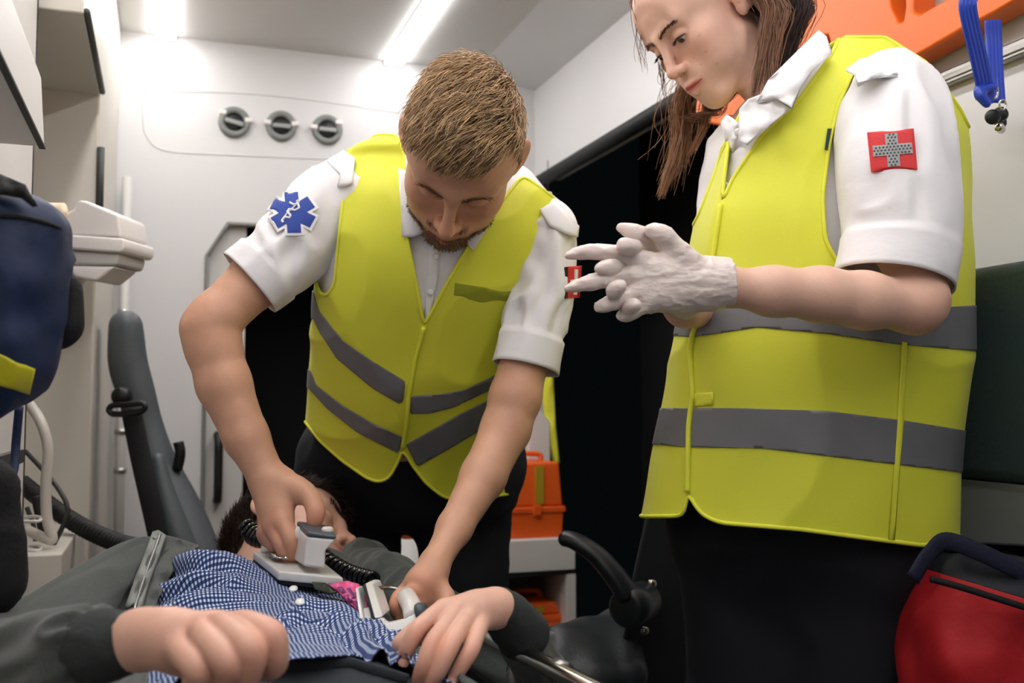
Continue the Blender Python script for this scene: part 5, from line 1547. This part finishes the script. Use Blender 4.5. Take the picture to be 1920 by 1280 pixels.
# white device in the niche
dv = thing('medical_device', 'white wall mounted medical device in the niche', 'medical device', P(180, 520, 1.86))
def devbox(q, name, m, dep, bev=.006):
    t = np.array([P(*z) for z in q]); MB().prism(t, camvec(-.01, 0, dep)).build(name, m, dv, bevel=bev)
devbox([(118, 400, 1.80), (136, 392, 1.80), (145, 374, 1.80), (160, 376, 1.80), (222, 402, 1.80), (228, 444, 1.80), (118, 440, 1.80)], 'housing', M_white_pl, .16)
devbox([(114, 438, 1.79), (232, 446, 1.79), (233, 466, 1.79), (226, 474, 1.79), (114, 466, 1.79)], 'rim', M_white_pl, .18)
devbox([(116, 467, 1.80), (224, 474, 1.80), (218, 498, 1.80), (118, 496, 1.80)], 'tray', M_wall_grey, .16)
devbox([(120, 497, 1.80), (216, 499, 1.80), (180, 528, 1.80), (140, 520, 1.80)], 'spout', M_white_pl, .14)
M_cream = mat('cream_plastic', (228, 208, 176), 0.5)
MB().tube(np.array([P(40, 398, 1.79), P(120, 398, 1.79)]), .0175, 16).build('side_roll', M_cream, dv, True)
qd = P(150, 450, 1.95); MB().box((qd[0] - .03, qd[1], qd[2] - .03), (qd[0] + .03, YN + .001, qd[2] + .03)).build('wall_bracket', M_wall_grey, dv, bevel=.004)
# hoses and cables
M_clear = mat('milky_tubing', (216, 208, 196), 0.3, trans=0.15)
M_gcable = mat('dark_grey_cable', (52, 53, 52), 0.5)
def hose(name, lab, pts, r, m, n=10, cat='hose'):
    return tag(MB().tube(spline(np.array([P(*q) for q in pts]), 50), r, n).build(name, m, None, True), lab, cat)
hose('clear_tube', 'milky plastic tube bent in a loop beside the cabinet', [(54, 756, 1.72), (76, 790, 1.70), (90, 840, 1.70), (86, 910, 1.70), (88, 970, 1.70), (98, 1008, 1.70), (88, 1010, 1.70), (48, 992, 1.72)], .0088, M_clear, 14)
hose('dark_cable', 'dark grey cable curving behind the milky tube', [(48, 846, 1.80), (80, 880, 1.78), (112, 920, 1.76), (127, 955, 1.75), (116, 990, 1.75), (90, 1040, 1.75), (62, 1085, 1.75)], .0042, M_gcable)
hose('dark_cable', 'dark grey cable hanging straight behind the wire hooks', [(50, 950, 1.80), (64, 990, 1.80), (66, 1040, 1.80), (54, 1090, 1.80)], .0042, M_gcable)
hose('black_strap', 'black strap hanging below the milky tube', [(66, 930, 1.85), (78, 985, 1.85), (88, 1040, 1.85), (100, 1100, 1.85)], .008, M_rubber)
ps = spline(np.array([P(*q) for q in ((40, 905, 1.95), (90, 945, 1.92), (150, 985, 1.88), (215, 1015, 1.82), (275, 1030, 1.78), (330, 1040, 1.76))]), 200)
tt = np.arange(200); rr = .0155 + .0022 * np.sin(tt * 2 * np.pi / 4.0)
tag(MB().tube(ps, rr, 14).build('corrugated_hose', M_rubber, None, True), 'black corrugated breathing hose behind the patient', 'hose')
for y, lab in ((967, 'white wire hook on the cabinet side, upper of three'), (1022, 'white wire hook on the cabinet side, middle of three'), (1078, 'white wire hook on the cabinet side, lowest of three')):
    w = spline(np.array([P(44, y + 2, 1.76), P(68, y + 1, 1.72), P(77, y + 4, 1.70), P(74, y + 9, 1.68), P(66, y + 10, 1.67), P(44, y + 10, 1.68)]), 30)
    tag(MB().tube(w, .0028, 8).build('wire_hook', M_white_pl, None, True), lab, 'hook', 'white wire hooks')
s = Sdf(); s.cap(P(-30, 900, 1.0), P(-25, 1100, 1.0), .026, .028).cap(P(-10, 930, 1.0), P(0, 1080, 1.0), .012, .014, .03)
V, F = s.mesh(.005); V = fold_disp(V, F, .004, .04, 12); tag(mesh_obj('black_pouch', V, F, M_blackcloth, None), 'black pouch hanging low at the left edge', 'pouch')
tag(MB().tube(spline(np.array([P(36, 762, 1.06), P(30, 830, 1.06), P(26, 880, 1.05), P(12, 920, 1.03)]), 20), .0045, 8, sx=.4).build('hanging_strap', M_navy, None, True), 'narrow navy strap hanging below the navy bag', 'strap')
t = np.array([P(-20, 862, 1.10), P(46, 842, 1.34), P(46, 866, 1.34), P(-20, 892, 1.10)])
tag(MB().prism(t, (-.01, 0, 0)).build('mounting_rail', M_gcable, None), 'grey mounting rail across the left cabinet', 'rail')

# ------------------------------------------------------------------ attendant seat by the bulkhead
M_seat = mat('slate_leatherette', (76, 82, 86), 0.5, bump=0.25, bscale=160, var=0.05, vscale=20)
M_seat2 = mat('grey_seat_shell', (78, 86, 88), 0.5)
se = thing('attendant_seat', 'dark grey high backed seat with black belt by the bulkhead', 'seat', (*P(330, 1000, 2.35)[:2], 0))
def plank(pts, name, m, depth, parent, h=.006):
    s = Sdf()
    P0 = [(P(a, b, d), pxr(r, d)) for a, b, d, r in pts]
    off = (P0[0][0] - CAM) / np.linalg.norm(P0[0][0] - CAM) * depth
    g = s
    q = spline(np.array([(*a, r) for a, r in P0]), 4 * len(P0))
    for i in range(len(q) - 1):
        for k in np.linspace(0, 1, 6): s.cap(q[i, :3] + off * k, q[i + 1, :3] + off * k, q[i, 3], q[i + 1, 3], .002)
    V, F = s.mesh(h); V = relax(V, F, 6, .5); return mesh_obj(name, V, F, m, parent)
plank([(236, 612, 2.25, 31), (240, 680, 2.25, 35), (255, 735, 2.25, 34), (272, 800, 2.25, 33), (298, 880, 2.24, 37), (336, 970, 2.22, 46), (362, 1050, 2.2, 55)], 'backrest', M_seat, .10, se)
plank([(296, 860, 2.17, 12), (308, 920, 2.16, 18), (330, 990, 2.15, 24), (352, 1060, 2.14, 28)], 'side_shell', M_seat2, .02, se)
c0 = P(350, 1060, 2.2)
MB().box((c0[0] - .04, c0[1] - .02, .40), (c0[0] + .20, c0[1] + .08, .60)).build('cushion', M_seat, se, bevel=.03, seg=3)
MB().box((c0[0] - .02, c0[1] + .0, .0), (c0[0] + .18, c0[1] + .2, .42)).build('pedestal', M_black, se, bevel=.01)
bt = spline(np.array([P(246, 768, 2.15), P(262, 850, 2.13), P(280, 930, 2.11), (P(298, 1010, 2.10))]), 20)
MB().tube(bt, .022, 10, sx=.25, up=cR).build('belt', M_blackcloth, se, True)
rg = spline(np.array([P(*q) for q in ((210, 776, 2.13), (204, 768, 2.13), (212, 760, 2.13), (240, 758, 2.12), (266, 756, 2.12), (272, 764, 2.12), (262, 772, 2.12), (235, 776, 2.12), (210, 776, 2.13))]), 50)
MB().tube(rg, .0065, 8).build('belt_guide', M_black, se, True)
Vq, Fq = lathe(P(232, 742, 2.16), -cF, [(.02, 0), (.02, .02), (.015, .028)], 18); mesh_obj('belt_bolt', Vq, Fq, M_black, se)
MB().tube(spline(np.array([P(334, 828, 2.22), P(338, 850, 2.22), P(332, 880, 2.22)]), 12), .012, 10).build('recline_lever', M_black, se, True)

# ------------------------------------------------------------------ behind the man: cabinet with orange cases, cone
YC = 2.62
def yp(x, y, Y=YC): return onplane(x, y, 1, Y)
M_orange = mat('orange_plastic', (236, 96, 26), 0.45, bump=0.05, bscale=80, var=0.03)
M_ylabel = mat('mustard_label', (176, 150, 30), 0.5)
lc = yp(925, 1015); rc = yp(1079, 1015); zb = yp(1000, 1072)[2]; zf = yp(1000, 1200)[2]
cb = thing('side_cabinet', 'low white cabinet with an open cubby behind the bending person', 'cabinet', ((lc[0] + rc[0]) / 2, YC + .15, 0))
MB().box((lc[0], YC, zb), (rc[0], YC + .34, lc[2])).build('top_box', M_cab2, cb, bevel=.003)
MB().box((lc[0], YC + .002, zb - .012), (rc[0], YC + .34, zb)).build('shadow_gap', M_rubber, cb)
xi = yp(1063, 1100)[0]
MB().box((xi, YC, 0), (rc[0], YC + .34, zb - .012)).build('side_panel', M_cab2, cb)
MB().box((lc[0], YC, 0), (lc[0] + .02, YC + .34, zb - .012)).build('side_panel', M_cab2, cb)
MB().box((lc[0] + .02, YC + .32, 0), (xi, YC + .34, zb - .012)).build('back_panel', M_cab, cb)
zs = yp(1000, 1192)[2]
MB().box((lc[0] + .02, YC + .005, zs - .02), (xi, YC + .32, zs)).build('shelf', M_cab2, cb)
def case(x0, x1, yt, ym, yb, Y, lab, dep=.2):
    a, b = yp(x0, yb, Y), yp(x1, yb, Y); z1 = yp(x1, yt, Y)[2]; zm = yp(x1, ym, Y)[2]
    o = thing('first_aid_case', lab, 'case', ((a[0] + b[0]) / 2, Y + dep / 2, a[2]), 'orange first aid cases')
    MB().hexa([(a[0], Y, a[2]), (b[0], Y, a[2]), (b[0], Y + dep, a[2]), (a[0], Y + dep, a[2]), (a[0] - .003, Y - .003, zm), (b[0] + .003, Y - .003, zm), (b[0] + .003, Y + dep, zm), (a[0] - .003, Y + dep, zm)]).build('base', M_orange, o, bevel=.006)
    MB().box((a[0] - .008, Y - .008, zm - .006), (b[0] + .008, Y + dep + .008, zm + .012)).build('rim', M_orange, o, bevel=.004)
    MB().hexa([(a[0] - .002, Y, zm + .012), (b[0] + .002, Y, zm + .012), (b[0] + .002, Y + dep, zm + .012), (a[0] - .002, Y + dep, zm + .012), (a[0] + .008, Y + .008, z1), (b[0] - .006, Y + .008, z1), (b[0] - .006, Y + dep - .01, z1), (a[0] + .008, Y + dep - .01, z1)]).build('lid', M_orange, o, bevel=.008)
    xm = a[0] + (b[0] - a[0]) * .56
    MB().box((xm - .012, Y - .004, zm + .02), (xm + .012, Y + .004, z1 - .01)).build('label_strip', M_ylabel, o)
    MB().tube(spline(np.array([(a[0] + .03, Y + dep / 2, z1 - .005), (a[0] + .035, Y + dep / 2, z1 + .018), (b[0] - .035, Y + dep / 2, z1 + .018), (b[0] - .03, Y + dep / 2, z1 - .005)]), 16), .008, 8).build('handle', M_orange, o, True)
    MB().box(((a[0] + b[0]) / 2 - .012, Y - .012, zm - .012), ((a[0] + b[0]) / 2 + .012, Y - .004, zm + .018)).build('latch', M_white_pl if dep < .2 else M_orange, o, bevel=.002)
    return o
case(955, 1055, 866, 956, 1013, YC + .03, 'orange first aid case on top of the low white cabinet')
case(962, 1050, 1128, 1158, 1191, YC + .05, 'orange first aid case inside the open cubby', .18)
# white canister and hanging vest behind the case
cn = thing('canister', 'white canister with cut corner behind the orange case', 'canister', yp(1005, 860, YC + .28))
a, b = yp(985, 862, YC + .28), yp(1029, 862, YC + .28)
zt_ = yp(1029, 790, YC + .28)[2]; zt2 = yp(1010, 768, YC + .28)[2]; zl = lc[2] + .001
MB().prism([(a[0], YC + .26, zl), (b[0], YC + .26, zl), (b[0], YC + .26, zt_), (b[0] - .035, YC + .26, zt2), (a[0], YC + .26, zt2)], (0, .07, 0)).build('body', M_white_pl, cn, bevel=.008)
Vq, Fq = lathe((a[0] + .02, YC + .295, zt2 - .002), (0, 0, 1), [(.014, 0), (.014, .02), (.010, .024)], 16); mesh_obj('cap', Vq, Fq, M_white_pl, cn)
Vd, Fd = panel([(1020, 640, 3.08), (1036, 640, 3.08), (1038, 720, 3.08), (1042, 800, 3.08), (1049, 868, 3.08), (1036, 870, 3.10), (1022, 800, 3.10), (1014, 720, 3.10)], bulge=.015)
hv = solidify(mesh_obj('hanging_vest', Vd, Fd, M_vest, None), .004); tag(hv, 'yellow vest hanging narrow and folded behind the bending person', 'vest')
qv = P(1028, 642, 3.08); MB().tube(np.array([qv, (qv[0], qv[1], 1.705)]), .0015, 6).build('loop', M_rubber, hv, True)
# cone
cz = thing('traffic_cone', 'orange and white traffic cone standing behind the bending person', 'traffic cone', (*yp(768, 1000, 2.55)[:2], 0))
c = np.array((*yp(768, 1000, 2.55)[:2], 0)); zt_ = yp(768, 938, 2.55)[2]; zm = yp(768, 1008, 2.55)[2]
k = lambda z: .012 + (zt_ - z) * .17
Vq, Fq = lathe(c, (0, 0, 1), [(k(zm), zm), (k(zt_), zt_), (.006, zt_ + .002)], 28); mesh_obj('tip', Vq, Fq, M_orange, cz)
Vq, Fq = lathe(c, (0, 0, 1), [(k(.25), .25), (k(zm) + .001, zm)], 28); mesh_obj('reflective_sleeve', Vq, Fq, M_wall_grey, cz)
Vq, Fq = lathe(c, (0, 0, 1), [(k(.02), .02), (k(.25), .25)], 28); mesh_obj('lower_cone', Vq, Fq, M_orange, cz)
MB().box(c + (-.15, -.15, 0), c + (.15, .15, .025)).build('base', M_rubber, cz, bevel=.01)

# ------------------------------------------------------------------ black folding seat between the man and the woman
M_gloss = mat('black_satin_plastic', (36, 40, 43), 0.35, bump=0.08, bscale=200)
M_vinyl = mat('black_vinyl', (46, 52, 54), 0.42, bump=0.2, bscale=150)
fs = thing('folding_seat', 'black folding seat with curved armrest beside the standing person', 'seat', (*P(1200, 1200, 1.85)[:2], 0))
t = [P(*q) for q in ((1212, 962, 1.80), (1300, 962, 1.86), (1290, 1300, 1.86), (1158, 1300, 1.80), (1160, 1240, 1.80), (1186, 1080, 1.80))]
MB().prism(t, camvec(.06, 0, .30)).build('backrest', M_vinyl, fs, bevel=.012, seg=3)
ap = spline(np.array([P(*q) for q in ((1050, 1008, 1.78), (1078, 1014, 1.77), (1118, 1040, 1.76), (1152, 1078, 1.75), (1176, 1112, 1.75))]), 30)
MB().tube(ap, np.interp(np.linspace(0, 1, 30), [0, .06, .5, 1], [.008, .014, .017, .021]), 14, sx=1.5).build('armrest', M_gloss, fs, True, bevel=.0)
Vq, Fq = lathe(P(1180, 1138, 1.74), camvec(-.55, 0, -.84), [(.034, -.06), (.036, -.01), (.034, .012), (.024, .016)], 28); mesh_obj('armrest_hub', Vq, Fq, M_gloss, fs)
for x, y in ((1222, 1094), (1208, 1182)):
    Vq, Fq = lathe(P(x, y, 1.795), -cF, [(.009, -.005), (.009, .002), (.006, .006), (.002, .007)], 14); mesh_obj('bolt', Vq, Fq, M_chrome, fs)
s = Sdf()
a, b = P(1050, 1215, 1.80), P(1120, 1212, 1.86)
s.cap(a, a + camvec(.12, -.005, .12), .035, .035, .02).cap(a, a + camvec(-.02, -.03, -.10), .035, .032, .03).cap(a + camvec(.12, 0, .12), a + camvec(.12, -.03, -.05), .035, .032, .04).cap(a + camvec(.05, -.01, .05), a + camvec(.05, -.03, -.08), .035, .034, .05)
V, F = s.mesh(.006); mesh_obj('cushion', V, F, M_vinyl, fs)
q = P(1200, 1250, 1.86); MB().box((q[0] - .05, q[1] - .03, 0), (q[0] + .05, q[1] + .07, .45)).build('pedestal', M_black, fs, bevel=.01)

# ------------------------------------------------------------------ right side: spine board, strap, bench, red bag
def plate(name, outer, holes, X, th, m, parent, bevel=.012):
    pts = []; edges = []
    for poly in [outer] + holes:
        b = len(pts); pts += [Vector((onplane(x, y, 0, X)[1], onplane(x, y, 0, X)[2])) for x, y in poly]; edges += [(b + i, b + (i + 1) % len(poly)) for i in range(len(poly))]
    v, e, f, *_ = delaunay_2d_cdt(pts, edges, [], 2, 1e-5)
    def inpoly(p, poly):
        w = [onplane(x, y, 0, X)[1:] for x, y in poly]
        return poly_sd(w, np.array([p[0]]), np.array([p[1]]))[0] > 0
    keep = []
    for t in f:
        c = sum((np.array(v[i]) for i in t), np.zeros(2)) / len(t)
        if inpoly(c, outer) and not any(inpoly(c, h) for h in holes): keep.append(tuple(t))
    bm = bmesh.new(); vs = [bm.verts.new((X, q[0], q[1])) for q in v]
    for t in keep: bm.faces.new([vs[i] for i in t])
    bmesh.ops.dissolve_limit(bm, angle_limit=.01, verts=bm.verts[:], edges=bm.edges[:])
    r = bmesh.ops.extrude_face_region(bm, geom=bm.faces[:])
    for g in r['geom']:
        if isinstance(g, bmesh.types.BMVert): g.co.x -= th
    bmesh.ops.recalc_face_normals(bm, faces=bm.faces[:])
    bm.verts.index_update()
    V = np.array([w.co[:] for w in bm.verts]); F = [tuple(w.index for w in g.verts) for g in bm.faces]; bm.free()
    o = mesh_obj(name, V, F, m, parent)
    md = o.modifiers.new('bevel', 'BEVEL'); md.width = bevel; md.segments = 4; md.limit_method = 'ANGLE'; md.angle_limit = math.radians(50)
    o.modifiers.new('wn', 'WEIGHTED_NORMAL')
    return o
M_board = mat('orange_spine_board', (232, 108, 26), 0.42, bump=0.05, bscale=60, var=0.03)
sb = thing('spine_board', 'orange plastic spine board mounted high on the right wall', 'spine board', onplane(1740, 126, 0, 1.17))
plate('board', [(1338, 216), (1360, 235), (1400, 242), (1480, 225), (1600, 182), (1740, 125), (1850, 64), (1920, 28), (2010, -24), (2060, -150), (1800, -160), (1500, -60), (1400, 40), (1345, 150)],
      [[(1722, -60), (1740, -40), (1742, 20), (1738, 46), (1728, 50), (1714, 20), (1706, -30)], [(1757, -80), (1830, -90), (1870, -40), (1830, 0), (1770, 34), (1757, 30)], [(1550, 92), (1572, 74), (1594, 72), (1598, 88), (1570, 104)]], 1.19, .05, M_board, sb, .018)
M_bluestrap = mat('blue_rubber_strap', (22, 60, 176), 0.4, coat=0.2)
bs = thing('blue_strap', 'blue ribbed strap looped over the orange spine board', 'strap', P(1850, 195, 1.50))
def ribbon(name, pts, w, th, m, parent, ribs=0):
    path = spline(np.array([P(*q) for q in pts]), 30)
    T = np.gradient(path, axis=0); T /= np.linalg.norm(T, axis=1)[:, None]
    S = np.cross(T, cF); S /= np.linalg.norm(S, axis=1)[:, None]; Nn = np.cross(S, T)
    k = 17; u = np.linspace(-1, 1, k)
    V = path[:, None] + S[:, None] * (u * w)[None, :, None] + Nn[:, None] * (.0012 * np.cos(u * np.pi * 4.5))[None, :, None] * ribs * .35
    return solidify(mesh_obj(name, V.reshape(-1, 3), grid_faces(30, k, False), m, parent), th, 0)
ribbon('front_band', [(1822, -12, 1.33), (1815, 8, 1.32), (1822, 50, 1.33), (1836, 110, 1.35), (1848, 170, 1.37), (1846, 190, 1.37)], .0115, .004, M_bluestrap, bs, 1)
ribbon('rear_band', [(1862, 38, 1.43), (1864, 80, 1.43), (1866, 130, 1.42), (1870, 192, 1.41)], .0115, .004, M_bluestrap, bs, 1)
s = Sdf(); s.cap(P(1835, 168, 1.365), P(1862, 164, 1.365), .006, .006).cap(P(1838, 180, 1.362), P(1850, 194, 1.362), .007, .006, .01)
V, F = s.mesh(.002); mesh_obj('clasp', V, F, M_bluestrap, bs)
def ringpx(cx, cy, d, rx, ry, r, m, name, parent):
    a = np.linspace(0, 2 * np.pi, 28)
    MB().tube(np.array([P(cx + rx * math.cos(t), cy + ry * math.sin(t), d) for t in a]), r, 8).build(name, m, parent, True)
ringpx(1865, 172, 1.375, 6, 12, .0015, M_chrome, 'ring', bs); ringpx(1880, 196, 1.39, 6, 9, .0015, M_chrome, 'ring', bs)
hk_ = thing('wall_hook', 'black wall hook with a steel rivet holding the blue strap', 'hook', P(1872, 220, 1.47))
for (x, y, d) in ((1861, 219, 1.45), (1876, 214, 1.47)):
    Vq, Fq = lathe(P(x, y, d), camvec(-.5, 0, -.8), [(.007, -.008), (.0105, -.006), (.0105, .003), (.006, .005)], 20); mesh_obj('roller', Vq, Fq, M_black, hk_)
Vq, Fq = lathe(P(1874, 238, 1.46), camvec(-.5, 0, -.8), [(.0065, -.02), (.0065, .002), (.003, .004)], 16); mesh_obj('rivet', Vq, Fq, M_chrome, hk_)
Vd, Fd = panel([(1866, 208, 1.49), (1886, 204, 1.49), (1888, 232, 1.49), (1880, 246, 1.49), (1868, 244, 1.49)]); solidify(mesh_obj('bracket', Vd, Fd, M_black, hk_), .004)
za, zb_ = onplane(1860, 98, 0, XR - .01)[2], onplane(1860, 128, 0, XR - .01)[2]
struct('trim_7', MB().box((XR - .018, -.5, zb_), (XR - .001, SY0 - .045, za)), M_alu, bevel=.003)
struct('trim_8', MB().box((XR - .022, -.5, (za * .45 + zb_ * .55) - .004), (XR - .012, SY0 - .045, (za * .45 + zb_ * .55) + .004)), M_wall_grey)

M_green = mat('dark_green_leatherette', (52, 68, 68), 0.48, bump=0.35, bscale=140, bdist=0.003)
zt = onplane(1860, 494, 0, 1.10)[2]; zb = onplane(1860, 905, 0, 1.10)[2]
bn = thing('bench_seat', 'dark green upholstered bench with tall backrest on the right wall', 'bench', (1.05, .6, 0))
MB().box((1.10, -.3, zb), (1.185, 1.60, zt)).build('backrest', M_green, bn, bevel=.02, seg=3)
MB().box((.90, -.3, .33), (1.185, 1.04, .43)).build('cushion', M_green, bn, bevel=.03, seg=3)
M_bench = mat('grey_bench_shell', (120, 122, 120), 0.6)
MB().box((1.11, -.3, .43), (1.19, 1.60, zb)).build('rear_panel', M_bench, bn)
MB().box((.92, -.28, 0), (1.185, 1.02, .33)).build('base', M_bench, bn, bevel=.004)

M_red = mat('red_nylon', (176, 16, 26), 0.7, bump=0.5, bscale=11, bdist=0.012, var=0.1, vscale=500)
rb = thing('medical_bag', 'red medical bag with navy top and handles beside the standing person', 'bag', (*P(1870, 1250, 1.30)[:2], .0))
V, F, uv, _ = loft([(1040, 1775, 1960, 1.30, .03), (1052, 1752, 1965, 1.30, .08), (1085, 1735, 1985, 1.30, .10), (1150, 1712, 1988, 1.30, .105), (1250, 1700, 1990, 1.30, .108), (1380, 1700, 1990, 1.30, .105), (1475, 1715, 1985, 1.30, .09), (1492, 1760, 1950, 1.30, .05)], 110, 100, 3.0)
V = fold_disp(V, F, .018, .07, 131)
mb = [tuple(f) for f in F]
pj = proj(V)
line = pj[:, 1] - (1066 + (pj[:, 0] - 1735) * .30)
for nm, sg, m in (('body', 1, M_red), ('top_panel', -1, mat('dark_navy_nylon', (8, 14, 26), 0.7, bump=.3, bscale=14))):
    Vb, Fb, _ = clip(V, F, sg * line); solidify(mesh_obj(nm, Vb, Fb, m, rb), .003)
def strapbag(pts, name, w=.016):
    path = spline(np.array([P(*q) for q in pts]), 40); MB().tube(path, w, 10, sx=.3, up=(0, 0, 1.0)).build(name, M_navystrap, rb, True)
M_navystrap = mat('blue_webbing', (8, 16, 44), 0.75, bump=0.3, bscale=200)
strapbag([(1712, 1085, 1.20), (1740, 1040, 1.21), (1772, 1014, 1.22), (1830, 1032, 1.22), (1880, 1055, 1.22), (1945, 1085, 1.22)], 'handle', .011)
strapbag([(1748, 1060, 1.38), (1768, 1005, 1.38), (1800, 1020, 1.40), (1900, 1060, 1.40)], 'handle', .012)
MB().tube(spline(np.array([P(1745, 1085, 1.19), P(1800, 1100, 1.185), P(1880, 1125, 1.18), P(1960, 1150, 1.18)]), 30), .004, 6).build('zip', M_blackcloth, rb, True)
